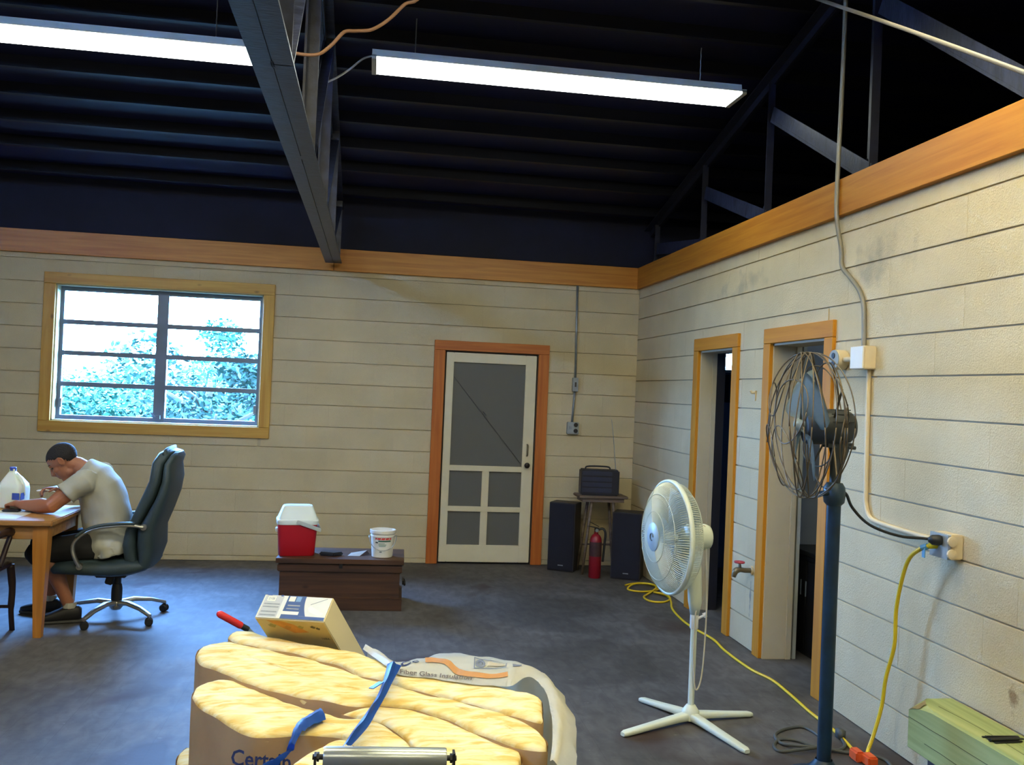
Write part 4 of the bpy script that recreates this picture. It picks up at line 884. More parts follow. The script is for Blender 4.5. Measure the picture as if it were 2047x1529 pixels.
# ================================================================ DARK ARMCHAIRS
M_DKWOOD = mat('dark_varnished_wood', rgb(44, 28, 24), .35, var=.3, scale=5, stretch=(1, 1, .2))
def armchair(loc, rz, label):
    """faces local +y"""
    t = empty('wooden_armchair', label, 'chair', loc, (0, 0, rz), group='dark wooden armchairs')
    bm = NB(); loft(bm, [((0, 0, .425), (1, 0, 0), (0, 1, 0), .225, .22), ((0, 0, .435), (1, 0, 0), (0, 1, 0), .245, .24), ((0, 0, .455), (1, 0, 0), (0, 1, 0), .245, .24), ((0, 0, .462), (1, 0, 0), (0, 1, 0), .23, .225)], 28, 5); obj('seat', bm, M_DKWOOD, t, auto=.6)
    for s in (-1, 1):
        bm = NB(); tube(bm, spline([(s*.215, .20, .43), (s*.225, .222, .28), (s*.226, .215, .14), (s*.228, .245, .0)], 5), [.024]*5+[.021]*5+[.017]*5+[.017], 8); obj('leg', bm, M_DKWOOD, t, smooth=True)
        bm = NB(); tube(bm, spline([(s*.20, -.20, .43), (s*.215, -.24, .22), (s*.22, -.28, .0)], 5), .018, 8); obj('leg', bm, M_DKWOOD, t, smooth=True)
        bm = NB(); tube(bm, spline([(s*.20, -.215, .45), (s*.205, -.25, .64), (s*.20, -.30, .80)], 5), .018, 8); obj('back_post', bm, M_DKWOOD, t, smooth=True)
        bm = NB(); tube(bm, spline([(s*.205, -.25, .64), (s*.245, -.10, .665), (s*.262, .02, .668), (s*.262, .075, .655)], 5), [.018]*5+[.024]*5+[.028]*5+[.026], 8, round_cap=True); tube(bm, spline([(s*.262, .06, .65), (s*.252, .02, .58), (s*.235, -.03, .46)], 5), .016, 8); obj('armrest', bm, M_DKWOOD, t, smooth=True)
    bm = NB(); bar(bm, (-.215, .215, .16), (.215, .215, .16), .02, .02, (0, 0, 1)); obj('stretcher', bm, M_DKWOOD, t)
    bm = NB(); loft(bm, [((-.21, -.30, .79), (0, 1, .3), (0, 0, 1), .016, .045), ((0, -.335, .80), (0, 1, .3), (0, 0, 1), .016, .05), ((.21, -.30, .79), (0, 1, .3), (0, 0, 1), .016, .045)], 12, 3); obj('crest_rail', bm, M_DKWOOD, t, auto=.7)
    for k in (-2, -1, 0, 1, 2):
        bm = NB(); bar(bm, (k*.07, -.20, .46), (k*.075, -.32, .78), .022, .010, (1, 0, 0)); obj('spindle', bm, M_DKWOOD, t)
armchair((-2.448, 6.10, 0), 0, 'dark wooden armchair drawn up to the near side of the oak table')
armchair((-2.98, 7.22, 0), PI, 'dark wooden armchair on the far side of the oak table, mostly hidden')

# ================================================================ OFFICE CHAIR
oc = empty('office_chair', 'grey-green high-back swivel office chair with chrome base, occupied by the person', 'chair', (-1.67, 6.67, 0))
M_UPH = mat('grey_green_upholstery', rgb(50, 66, 72), .55, var=.1, scale=12, bump=.15, bscale=200)
M_CHROME = mat('brushed_aluminium', rgb(190, 190, 186), .28, .9, var=.05)
OX, OY = -1.67, 6.67
def L2(p): return (p[0]-OX, 0, p[1])
# backrest: cushion in front, shell behind, from profiles in the x-z plane
front = [(-1.596, .438), (-1.61, .535), (-1.591, .632), (-1.541, .755), (-1.495, .869), (-1.457, .967), (-1.444, 1.09), (-1.410, 1.155), (-1.362, 1.182)]
hw = [.235, .25, .255, .26, .26, .25, .235, .19, .11]
seam = [(-1.50, .425), (-1.517, .536), (-1.517, .644), (-1.461, .740), (-1.408, .845), (-1.372, .960), (-1.362, 1.085), (-1.33, 1.145), (-1.31, 1.165)]
rear = [(-1.42, .375), (-1.378, .499), (-1.382, .636), (-1.340, .755), (-1.301, .883), (-1.287, .982), (-1.300, 1.075), (-1.280, 1.125), (-1.285, 1.158)]
def shell(f, r, scale):
    secs = []
    for a, b, wd in zip(f, r, hw):
        A, B = Vector(L2(a)), Vector(L2(b)); c = (A+B)/2; secs.append((c, (A-B), (0, 1, 0), (A-B).length/2, wd*scale))
    return secs
bm = NB(); loft(bm, shell(seam, rear, 1.0), 28, 3.2); bko = obj('backrest_shell', bm, M_UPH, oc, auto=1.0)
bm = NB(); loft(bm, shell(front, [(s[0]+.012, s[1]) for s in seam], .95), 28, 3.4); obj('back_cushion', bm, M_UPH, oc, auto=1.0)
bm = NB(); loft(bm, [((-1.345-OX, 0, 1.115), (.3, 0, 1), (0, 1, 0), .03, .16), ((-1.365-OX, 0, 1.165), (.5, 0, 1), (0, 1, 0), .04, .20), ((-1.375-OX, 0, 1.175), (.6, 0, 1), (0, 1, 0), .02, .12)], 20, 2.6); obj('headrest', bm, M_UPH, oc, smooth=True)
st_ = [(-2.045, .385, .345), (-2.02, .415, .328), (-1.93, .432, .326), (-1.80, .438, .318), (-1.66, .44, .312), (-1.55, .45, .322), (-1.46, .44, .352), (-1.42, .42, .385)]
wS = [.20, .245, .26, .265, .265, .255, .235, .20]
bm = NB(); loft(bm, [((x-OX, 0, (a+b)/2), (0, 0, 1), (0, 1, 0), (a-b)/2, wv) for (x, a, b), wv in zip(st_, wS)], 28, 3.0); obj('seat', bm, M_UPH, oc, auto=1.0)
armp = [(-1.453, .668), (-1.529, .681), (-1.648, .674), (-1.754, .655), (-1.831, .615), (-1.877, .565), (-1.885, .512), (-1.868, .457), (-1.845, .40)]
for s in (-1, 1):
    P = [Vector((p[0]-OX, s*.285, p[1])) for p in armp]; P[-1].y = s*.262; P[0].y = s*.265
    Q = spline(P, 4); secs = []
    for i, p in enumerate(Q):
        d = (Q[min(i+1, len(Q)-1)]-Q[max(i-1, 0)]).normalized(); n_ = d.cross(Vector((0, 1, 0))).normalized(); secs.append((p, n_, (0, 1, 0), .011, .022))
    bm = NB(); loft(bm, secs, 12, 3); ar = obj('armrest', bm, M_CHROME, oc, auto=.9)
    secs = [(c+(a if a.z > 0 else -a)*.013, a, b, .011, .026) for c, a, b, _, _ in secs[3:19]]
    bm = NB(); loft(bm, secs, 12, 2.6); obj('arm_pad', bm, M_UPH, ar, smooth=True)
    for q in (P[0], P[-1]):
        bm = NB(); cyl(bm, (q.x, q.y-s*.03, q.z), (q.x, q.y+s*.014, q.z), .02, seg=14); cyl(bm, (q.x, q.y+s*.014, q.z), (q.x, q.y+s*.018, q.z), .009, seg=10); obj('arm_bolt', bm, M_CHROME, ar, auto=.6)
bm = NB(); cbox(bm, (-.03, 0, .305), (.20, .14, .035)); cbox(bm, (-.10, -.06, .265), (.05, .05, .075), Matrix.Rotation(.25, 4, 'Y')); obj('tilt_mechanism', bm, M_BLACK, oc, bevel=.006)
bm = NB(); lathe(bm, [(.026, .20), (.026, .29), (.03, .30)], seg=18); lathe(bm, [(.034, .085), (.036, .10), (.036, .20), (.030, .235), (.0, .236)], seg=18); obj('gas_column', bm, M_BLACK, oc, auto=.7)
bm = NB(); lathe(bm, [(.03, .06), (.045, .08), (.045, .115), (.03, .13), (0, .132)], seg=18); obj('base_hub', bm, M_CHROME, oc, auto=.8)
for deg in (250, 322, 34, 106, 178):
    a = math.radians(deg); d = Vector((math.cos(a), math.sin(a), 0)); s = Vector((-d.y, d.x, 0))
    bm = NB(); loft(bm, [(d*.02+zu*.105, s, zu, .026, .018), (d*.12+zu*.118, s, zu, .024, .016), (d*.24+zu*.100, s, zu, .019, .013), (d*.32+zu*.075, s, zu, .016, .013), (d*.345+zu*.066, s, zu, .012, .012)], 14, 3.2); sp = obj('base_arm', bm, M_CHROME, oc, auto=.9)
    bm = NB(); c = d*.335; cyl(bm, c+zu*.035, c+zu*.07, .007, seg=8); a2 = a+.7*(1 if deg != 322 else -1); wd_ = Vector((math.cos(a2), math.sin(a2), 0))
    for k in (-1, 1): lathe(bm, [(0, -.010), (.022, -.010), (.027, -.004), (.027, .004), (.022, .010), (0, .010)], c+zu*.027+wd_*k*.016, wd_, 18, closed=False)
    lathe(bm, [(.024, -.007), (.024, .007)], c+zu*.034, wd_, 14); obj('caster', bm, M_BLACK, sp, auto=.8)

# ================================================================ PERSON
pr = empty('person', 'person with short dark hair in grey-green t-shirt bent over the table eating', 'person', (-1.70, 6.66, .43))
PO = Vector((1.70, -6.66, -.43))
def pobj(name, me, m, parent=pr):
    me.transform(Matrix.Translation(PO)); me.materials.clear(); me.materials.append(m)
    o = bpy.data.objects.new(name, me); COL.objects.link(o); o.parent = parent; return o
M_SKIN = mat('tanned_skin', rgb(164, 108, 82), .5, var=.08, scale=9); M_SKIN.node_tree.nodes['Principled BSDF'].inputs['Subsurface Weight'].default_value = .08
M_SHIRT = mat('grey_green_jersey', rgb(172, 172, 160), .85, var=.04, scale=8, bump=.1, bscale=250)
M_SHORTS = mat('black_shorts_cloth', rgb(28, 27, 28), .8, var=.15)
M_HAIR = mat('short_black_hair', rgb(30, 26, 28), .75, var=.3, scale=60, bump=.6, bscale=160)
YP = 6.66
H0 = Vector((-2.05, YP-.01, 1.068)); Fh = Vector((-.745, .0, -.667)).normalized(); Uh = Vector((-.667, 0, .745)).normalized(); Sh = Vector((0, -1, 0))
HA = (Fh, Sh, Uh)
def hp(f, s, u): return H0+Fh*f+Sh*s+Uh*u
def head(bm):
    ellipsoid(bm, hp(-.008, 0, .034), (.098, .077, .088), HA, 28, 18)
    ellipsoid(bm, hp(.030, 0, -.040), (.062, .063, .080), HA, 24, 16)
    ellipsoid(bm, hp(.052, 0, -.098), (.034, .036, .028), HA, 18, 12)
    ellipsoid(bm, hp(.010, 0, -.080), (.05, .058, .036), HA, 18, 12)
    ellipsoid(bm, hp(.078, 0, .022), (.014, .050, .014), HA, 18, 10)
    tube(bm, [hp(.086, 0, .016), hp(.098, 0, -.008), hp(.108, 0, -.030), hp(.098, 0, -.042)], [.010, .012, .0155, .011], 12, round_cap=True)
    for s in (-1, 1): ellipsoid(bm, hp(.098, s*.013, -.038), (.010, .009, .008), HA, 10, 8)
    ellipsoid(bm, hp(.086, 0, -.062), (.012, .024, .0075), HA, 14, 8); ellipsoid(bm, hp(.083, 0, -.076), (.012, .021, .0075), HA, 14, 8)
    for s in (-1, 1):
        ellipsoid(bm, hp(.058, s*.046, -.022), (.026, .02, .018), HA, 12, 8)
        ear = (Fh*.9+Uh*-.3, (Sh*s+Fh*-.35).normalized(), Uh)
        ellipsoid(bm, hp(-.012, s*.079, -.006), (.019, .008, .031), HA, 14, 10)
        tube(bm, [hp(-.012+.017*math.cos(a), s*.086, -.002+.028*math.sin(a)) for a in [-.6+3.9*k/12 for k in range(13)]], .0045, 6, round_cap=True)
    tube(bm, [hp(-.028, 0, -.045), (-1.965, YP, 1.045), (-1.90, YP, 1.005), (-1.84, YP, .96)], [.056, .058, .064, .09], 20, round_cap=True)
def hand(bm, c, d, n_, side, curl, thumb_side=1, k=1.0):
    """palm at c, fingers along d, back of the hand along n_, side = towards the thumb"""
    d, n_, side = d.normalized(), n_.normalized(), side.normalized()
    ellipsoid(bm, c, (.046*k, .041*k, .0155*k), (d, side, n_), 16, 10)
    for i, (o_, lens) in enumerate(((.030, (.042, .026, .020)), (.010, (.046, .029, .021)), (-.010, (.043, .027, .020)), (-.029, (.034, .021, .018)))):
        p = c+d*.026*k+side*o_*k; P = [p]; ang = curl*.35
        P.append(P[-1]+d*.016*k)
        for L_ in lens:
            dd_ = d*math.cos(ang)-n_*math.sin(ang); P.append(P[-1]+dd_*L_*k); ang += curl
        tube(bm, P, [.0095*k, .0092*k, .0088*k, .0080*k, .0068*k], 10, round_cap=True)
    p = c-d*.022*k+side*.030*k
    q = p+(d*.55+side*.75-n_*.25).normalized()*.040*k; r = q+(d*.9+side*.15-n_*.35).normalized()*.030*k; s_ = r+(d*.85-side*.25-n_*.45).normalized()*.024*k
    tube(bm, [p, q, r, s_], [.0135*k, .0115*k, .0098*k, .008*k], 10, round_cap=True)
LS, LE, LW = Vector((-1.885, 6.47, .945)), Vector((-2.040, 6.40, .796)), Vector((-2.255, 6.50, .787))
RS, RE, RW = Vector((-1.875, 6.85, .965)), Vector((-2.005, 6.93, .80)), Vector((-2.085, 6.79, .862))
bm = NB(); head(bm)
tube(bm, [LS, LS.lerp(LE, .5), LE, LE.lerp(LW, .3), LE.lerp(LW, .7), LW], [.060, .056, .050, .050, .038, .029], 16, round_cap=True)
tube(bm, [RS, RS.lerp(RE, .5), RE, RE.lerp(RW, .3), RE.lerp(RW, .7), RW], [.056, .050, .042, .043, .033, .027], 16, round_cap=True)
LH = Vector((-2.305, 6.545, .787)); RH = Vector((-2.122, 6.735, .868))
tube(bm, [LW, LH], [.027, .024], 12, round_cap=True); tube(bm, [RW, RH], [.027, .024], 12, round_cap=True)
hand(bm, LH, Vector((-.75, .62, .02)), Vector((-.25, -.3, .9)), Vector((.55, .75, .25)), .75)
hand(bm, RH, Vector((-.75, -.62, .05)), Vector((-.3, .35, .9)), Vector((.3, -.75, .3)), .7)
# torso core and legs
loft(bm, [((-1.86, YP, .97), (.6, 0, .8), (0, 1, 0), .08, .17), ((-1.80, YP, .84), (.9, 0, .4), (0, 1, 0), .11, .17), ((-1.75, YP, .68), (1, 0, .15), (0, 1, 0), .12, .16), ((-1.68, YP, .53), (1, 0, 0), (0, 1, 0), .13, .18)], 24, 2.3)
LHip, LK, LA = Vector((-1.70, 6.56, .525)), Vector((-2.12, 6.53, .475)), Vector((-1.935, 6.545, .105))
RHip, RK, RA = Vector((-1.70, 6.76, .525)), Vector((-2.185, 6.80, .485)), Vector((-2.125, 6.76, .105))
for hp_, kn, an in ((LHip, LK, LA), (RHip, RK, RA)):
    tube(bm, [hp_, hp_.lerp(kn, .5), kn.lerp(hp_, .12), kn, kn.lerp(an, .1), kn.lerp(an, .35)+Vector((.018, 0, 0)), kn.lerp(an, .7)+Vector((.006, 0, 0)), an, an+Vector((.0, 0, -.04))], [.095, .08, .062, .058, .054, .058, .043, .036, .036], 18, round_cap=True)
body = pobj('body', remeshed(bm, .005, 2, 'body'), M_SKIN)
# hair: cap over the cranium
bm = NB(); ellipsoid(bm, hp(-.012, 0, .034), (.103, .081, .091), HA, 40, 28)
kill = []
for v in bm.verts:
    q = v.co-H0; f, s, u = q.dot(Fh), q.dot(Sh), q.dot(Uh)
    line = .060 if f > .062 else (.060-(.062-f)*.62 if f > .0 else (.022+f*1.3 if f > -.05 else -.045))
    if u < line: kill.append(v)
bmesh.ops.delete(bm, geom=kill, context='VERTS')
bmesh.ops.solidify(bm, geom=bm.faces[:], thickness=.006)
me = bpy.data.meshes.new('hair'); bm.to_mesh(me); bm.free()
for p in me.polygons: p.use_smooth = True
pobj('hair', me, M_HAIR)
bm = NB(); 
for s in (-1, 1): tube(bm, [hp(.086, s*.014, .027), hp(.083, s*.030, .033), hp(.070, s*.047, .028)], [.0035, .0045, .003], 6)
me = bpy.data.meshes.new('eyebrows'); bm.to_mesh(me); bm.free(); pobj('eyebrows', me, M_HAIR)
bm = NB()
for s in (-1, 1): ellipsoid(bm, hp(.074, s*.031, .004), (.011, .013, .007), HA, 12, 8)
me = bpy.data.meshes.new('eyes'); bm.to_mesh(me); bm.free(); pobj('eyes', me, mat('dark_eyes', rgb(60, 44, 38), .3))
# shirt
bm = NB()
loft(bm, [((-1.915, YP, 1.035), (.55, 0, .85), (0, 1, 0), .068, .075), ((-1.885, YP, 1.000), (.6, 0, .8), (0, 1, 0), .088, .15), ((-1.845, YP, .955), (.66, 0, .74), (0, 1, 0), .118, .205), ((-1.805, YP, .88), (.85, 0, .52), (0, 1, 0), .142, .20), ((-1.775, YP, .80), (.95, 0, .3), (0, 1, 0), .152, .19), ((-1.755, YP, .70), (1, 0, .1), (0, 1, 0), .162, .19), ((-1.73, YP, .60), (1, 0, 0), (0, 1, 0), .152, .195), ((-1.70, YP, .52), (1, 0, 0), (0, 1, 0), .150, .222), ((-1.69, YP, .465), (.96, 0, .25), (0, 1, 0), .142, .232), ((-1.685, YP, .45), (.96, 0, .25), (0, 1, 0), .135, .228)], 32, 2.2)
for A, E in ((LS, LE), (RS, RE)):
    c0 = A+Vector((.03, 0, .0)); d = (E-A)
    tube(bm, [c0+Vector((.0, .04 if A.y < YP else -.04, .02)), c0, A+d*.25, A+d*.42, A+d*.50], [.085, .082, .078, .078, .080], 18)
me = remeshed(bm, .007, 6, 'shirt')
for v in me.vertices:
    c = v.co; f_ = noise.noise(Vector((c.x*9+c.z*7, c.y*6, c.z*9-c.x*5)))
    lowf = max(0, min(1, (.75-c.z)/.25))
    v.co += v.normal*(.009*f_ + .014*lowf*noise.noise(Vector((c.x*22, c.y*9, c.z*14))))
shirt = pobj('t_shirt', me, M_SHIRT)
# shorts
bm = NB()
loft(bm, [((-1.70, YP, .60), (1, 0, 0), (0, 1, 0), .10, .16), ((-1.70, YP, .53), (1, 0, 0), (0, 1, 0), .115, .18), ((-1.70, YP, .46), (1, 0, 0), (0, 1, 0), .12, .18)], 28, 2.5)
for hp_, kn in ((LHip, LK), (RHip, RK)):
    tube(bm, [hp_+Vector((0, 0, -.01)), hp_.lerp(kn, .4), hp_.lerp(kn, .8), hp_.lerp(kn, 1.0)+Vector((-.02, 0, -.01))], [.095, .098, .090, .086], 18, round_cap=True)
pobj('shorts', remeshed(bm, .008, 4, 'shorts', .006, 14), M_SHORTS)
# shoes and socks
M_SHOE = mat('black_trainer', rgb(26, 25, 27), .5, var=.15); M_SOLE = mat('grey_sole', rgb(70, 70, 72), .6); M_SOCK = mat('grey_sock', rgb(186, 186, 178), .8)
for an, yawf in ((LA, .25), (RA, -.18)):
    d = Vector((-math.cos(yawf), -math.sin(yawf), 0)); s = Vector((-d.y, d.x, 0)); b = Vector((an.x, an.y, 0))
    bm = NB(); loft(bm, [(b-d*.075+zu*.055, s, zu, .026, .036), (b-d*.055+zu*.062, s, zu, .036, .052), (b+zu*.064, s, zu, .04, .055), (b+d*.06+zu*.052, s, zu, .042, .043), (b+d*.12+zu*.040, s, zu, .046, .030), (b+d*.17+zu*.034, s, zu, .042, .024), (b+d*.20+zu*.030, s, zu, .024, .016)], 18, 2.6)
    me = bpy.data.meshes.new('shoe'); bm.to_mesh(me); bm.free()
    for p in me.polygons: p.use_smooth = True
    sh = pobj('shoe', me, M_SHOE)
    bm = NB(); loft(bm, [(b-d*.082+zu*.012, s, zu, .028, .0115), (b-d*.06+zu*.012, s, zu, .038, .0115), (b+d*.05+zu*.012, s, zu, .044, .0115), (b+d*.13+zu*.012, s, zu, .048, .0115), (b+d*.205+zu*.014, s, zu, .026, .0115)], 14, 4); me = bpy.data.meshes.new('sole'); bm.to_mesh(me); bm.free(); so = pobj('sole', me, M_SOLE, sh)
    bm = NB(); tube(bm, [b+zu*.10, b+zu*.135-d*.0], [.044, .041], 16); me = bpy.data.meshes.new('sock'); bm.to_mesh(me); bm.free(); pobj('sock', me, M_SOCK)
bm = NB(); tube(bm, [Vector((-2.10, 6.66, .86)), Vector((-2.165, 6.66, .872)), Vector((-2.19, 6.655, .866))], [.004, .005, .006], 8, round_cap=True); ellipsoid(bm, (-2.198, 6.654, .863), (.018, .012, .007), None, 12, 8)
tag(obj('spoon', bm, M_WHITE, smooth=True), 'white plastic spoon held in the raised hand', 'spoon')

# ================================================================ INSULATION BUNDLE
def fiber_mat():
    m = bpy.data.materials.new('yellow_fibreglass'); m.use_nodes = True
    n, l = m.node_tree.nodes, m.node_tree.links; p = n['Principled BSDF']; p.inputs['Roughness'].default_value = .95; p.inputs['Specular IOR Level'].default_value = .1
    g = n.new('ShaderNodeNewGeometry'); mp = n.new('ShaderNodeMapping'); mp.inputs['Rotation'].default_value = (0, 0, .66); mp.inputs['Scale'].default_value = (5, 16, 8); l.new(g.outputs['Position'], mp.inputs[0])
    t = n.new('ShaderNodeTexNoise'); t.inputs['Scale'].default_value = 1.6; t.inputs['Detail'].default_value = 7; t.inputs['Distortion'].default_value = .8; l.new(mp.outputs[0], t.inputs['Vector'])
    r = n.new('ShaderNodeValToRGB'); e = r.color_ramp.elements; e[0].position = .34; e[0].color = rgb(222, 188, 106); e[1].position = .64; e[1].color = rgb(240, 230, 190)
    k = e.new(.46); k.color = rgb(234, 213, 146)
    l.new(t.outputs['Fac'], r.inputs[0]); l.new(r.outputs[0], p.inputs['Base Color'])
    b = n.new('ShaderNodeBump'); b.inputs['Strength'].default_value = .45; b.inputs['Distance'].default_value = .008
    t2 = n.new('ShaderNodeTexNoise'); t2.inputs['Scale'].default_value = 5; t2.inputs['Detail'].default_value = 8; l.new(mp.outputs[0], t2.inputs['Vector'])
    l.new(t2.outputs['Fac'], b.inputs['Height']); l.new(b.outputs[0], p.inputs['Normal'])
    return m
M_FIBER = fiber_mat()
M_KRAFT = mat('kraft_paper_facing', rgb(186, 152, 108), .7, var=.12, scale=5, bump=.25, bscale=14)
def resample(poly, n):
    P = spline([(x, y, 0) for x, y in poly]+[(*poly[0], 0)], 4); Ls = [0]
    for a, b in zip(P, P[1:]): Ls.append(Ls[-1]+(b-a).length)
    out = []; j = 0
    for k in range(n):
        s = Ls[-1]*k/n
        while Ls[j+1] < s: j += 1
        t = (s-Ls[j])/max(1e-9, Ls[j+1]-Ls[j]); out.append(P[j].lerp(P[j+1], t))
    return [Vector((p.x, p.y)) for p in out]
def batt(poly, zt, zb, label, round_=.035):
    P = resample(poly, 132); c = sum(P, Vector((0, 0)))/len(P)
    A = np.array([[p.x-c.x, p.y-c.y] for p in P]); wv, vv = np.linalg.eigh(A.T@A); e = vv[:, 1]; f = vv[:, 0]
    s = A@e; q = A@f; lo, hi = s.min(), s.max(); st = np.linspace(lo+.07*(hi-lo)+.03, hi-.05*(hi-lo)-.03, 15); mids = []
    for v in st:
        xs = [q[i]+(q[(i+1) % len(q)]-q[i])*(v-s[i])/(s[(i+1) % len(s)]-s[i]) for i in range(len(s)) if (s[i]-v)*(s[(i+1) % len(s)]-v) < 0]
        mids.append((min(xs)+max(xs))/2 if xs else 0)
    def spine(i):
        v = min(max(s[i], st[0]), st[-1]); m_ = np.interp(v, st, mids); w = e*v+f*m_; return Vector((c.x+w[0], c.y+w[1]))
    t = empty('insulation_batt', label, 'insulation', (c.x, c.y, zb), group='folded insulation batts')
    bm = NB(); rings = []
    prof = [(0, -.06), (0, -.022), (.012, -.008), (.06, -.001), (.2, .004), (.4, .006), (.62, .007), (.82, .007), (.96, .007)]
    for u, dz in prof:
        ring = []
        for i, p in enumerate(P):
            w = p.lerp(spine(i), u); z = zt+dz*(1 if dz > 0 else round_/.035)
            nn = noise.noise(Vector((w.x*9, w.y*16, zt*7)))*.006 + noise.noise(Vector((w.x*30, w.y*34, 3)))*.003
            if u > 0: z += nn
            d = (p-spine(i)); d = d.normalized() if d.length > 1e-6 else Vector((0, 0))
            k_ = noise.noise(Vector((w.x*14, w.y*14, dz*40)))*.006 if u < .05 else 0
            ring.append(bm.verts.new((w.x-c.x+d.x*k_, w.y-c.y+d.y*k_, z-zb)))
        rings.append(ring)
    n = len(P)
    for a, b in zip(rings, rings[1:]):
        for i in range(n): bm.faces.new((a[i], a[(i+1) % n], b[(i+1) % n], b[i]))
    bm.faces.new(rings[-1])
    obj('fibreglass', bm, M_FIBER, t, smooth=True)
    bm = NB(); rings = []
    for j, z in enumerate(np.linspace(zb, zt-.010, 9)):
        ring = []
        for i, p in enumerate(P):
            d = (p-spine(i)); d = d.normalized() if d.length > 1e-6 else Vector((0, 0))
            k_ = .004+noise.noise(Vector((p.x*5, p.y*5, z*5)))*.006*(1-j/8)
            zz_ = z + (noise.noise(Vector((p.x*8, p.y*8, 2)))*.010 if j == 8 else 0)
            ring.append(bm.verts.new((p.x-c.x+d.x*k_, p.y-c.y+d.y*k_, zz_-zb)))
        rings.append(ring)
    for a, b in zip(rings, rings[1:]):
        for i in range(n): bm.faces.new((a[i], a[(i+1) % n], b[(i+1) % n], b[i]))
    bm.faces.new(list(reversed(rings[0])))
    obj('paper_facing', bm, M_KRAFT, t, smooth=True)
    return t
PA = [(-.541, 3.973), (-.539, 4.025), (-.521, 4.053), (-.463, 4.041), (-.39, 3.973), (-.288, 3.905), (-.172, 3.827), (-.092, 3.776), (-.013, 3.734), (.064, 3.64), (.115, 3.565), (.18, 3.50), (.313, 3.41), (.458, 3.335), (.582, 3.25), (.633, 3.181), (.629, 3.111), (.616, 3.035), (.597, 2.963), (.513, 3.029), (.425, 3.113), (.363, 3.168), (.234, 3.264), (.098, 3.393), (-.009, 3.492), (-.1, 3.604), (-.211, 3.709), (-.407, 3.847), (-.5, 3.904)]
PB = [(-.627, 3.724), (-.63, 3.805), (-.609, 3.861), (-.553, 3.896), (-.498, 3.89), (-.406, 3.833), (-.21, 3.695), (-.1, 3.586), (-.009, 3.478), (.098, 3.375), (.233, 3.253), (.362, 3.154), (.423, 3.098), (.512, 3.016), (.561, 2.92), (.584, 2.803), (.577, 2.757), (.562, 2.719), (.473, 2.769), (.4, 2.859), (.341, 2.946), (.272, 3.037), (.179, 3.115), (.062, 3.147), (-.036, 3.138), (-.137, 3.211), (-.29, 3.301), (-.404, 3.411), (-.514, 3.547), (-.589, 3.616)]
PB2 = [(-.047, 3.075), (.062, 3.124), (.178, 3.096), (.271, 3.024), (.34, 2.934), (.399, 2.848), (.472, 2.761), (.49, 2.707), (.479, 2.657), (.449, 2.611), (.335, 2.602), (.252, 2.612), (.187, 2.751), (.145, 2.886), (.092, 2.981), (.023, 3.036)]
PC = [(-.558, 3.272), (-.562, 3.334), (-.549, 3.388), (-.504, 3.442), (-.462, 3.435), (-.416, 3.398), (-.345, 3.319), (-.234, 3.198), (-.118, 3.105), (-.046, 3.047), (.036, 3.014), (.092, 2.96), (.138, 2.87), (.181, 2.751), (.195, 2.692), (.116, 2.681), (.031, 2.758), (-.036, 2.893), (-.119, 2.901), (-.203, 2.91), (-.29, 2.902), (-.327, 2.92), (-.383, 2.984), (-.453, 3.087), (-.518, 3.179)]
PD = [(-.196, 2.589), (-.172, 2.681), (-.113, 2.786), (-.041, 2.861), (.001, 2.82), (.06, 2.756), (.144, 2.68), (.251, 2.599), (.276, 2.565), (.218, 2.529), (.006, 2.528), (-.15, 2.536)]
def grow(poly, k): return [(x*k, y*k) for x, y in poly]
ZB, ZL = .6, .27
batt(grow(PA, .990), .612, ZL, 'yellow insulation batt at the back of the bundle, in front of the tilted carton')
batt(grow(PB, 1.005), .594, ZL, 'long yellow insulation batt in the middle of the bundle under the blue strap')
batt(grow(PB2, 1.016), .575, ZL, 'yellow insulation batt at the right front of the bundle, right of the strap end')
batt(grow(PC, 1.018), .570, ZL, 'yellow insulation batt with printed kraft paper side at the left front of the bundle')
batt(grow(PD, 1.03), .555, ZL, 'pinched yellow insulation batt at the very front, behind the steel roller')
# lower layer of the bundle
PE = [(-.61, 3.42), (-.645, 3.52), (-.645, 3.60), (-.60, 3.655), (-.30, 3.46), (.10, 3.2), (.45, 2.9), (.50, 2.70), (.40, 2.55), (0, 2.50), (-.20, 2.60), (-.40, 2.95)]
PF = [(-.60, 3.72), (-.60, 3.85), (-.5, 3.92), (-.1, 3.70), (.2, 3.42), (.55, 3.20), (.60, 3.0), (.50, 2.95), (.12, 3.24), (-.28, 3.48), (-.50, 3.66)]
batt(PE, ZL, 0.0, 'lower insulation batt under the bundle, its paper end showing at far left front')
batt(PF, ZL, 0.0, 'lower insulation batt under the rear of the bundle')

# printed letters on the kraft side of the left front batt
def on_kraft(u, v):
    a, b = Vector((-.372, 2.968, .475)), Vector((-.185, 2.892, .487)); p = a.lerp(b, u); return (p.x-.0075, p.y-.014, p.z+v*.052)
M_INK = mat('blue_ink', rgb(44, 58, 110), .6, var=.1)
tt_ = [o for o in bpy.data.objects if o.name.startswith('insulation_batt')][3]
pf = [c for c in tt_.children if c.name.startswith('paper')][0]
def rel(fn, o): return lambda u, v: tuple(Vector(fn(u, v))-o.location)
lettering('printed_name', 'Certain', rel(on_kraft, tt_), M_INK, pf)

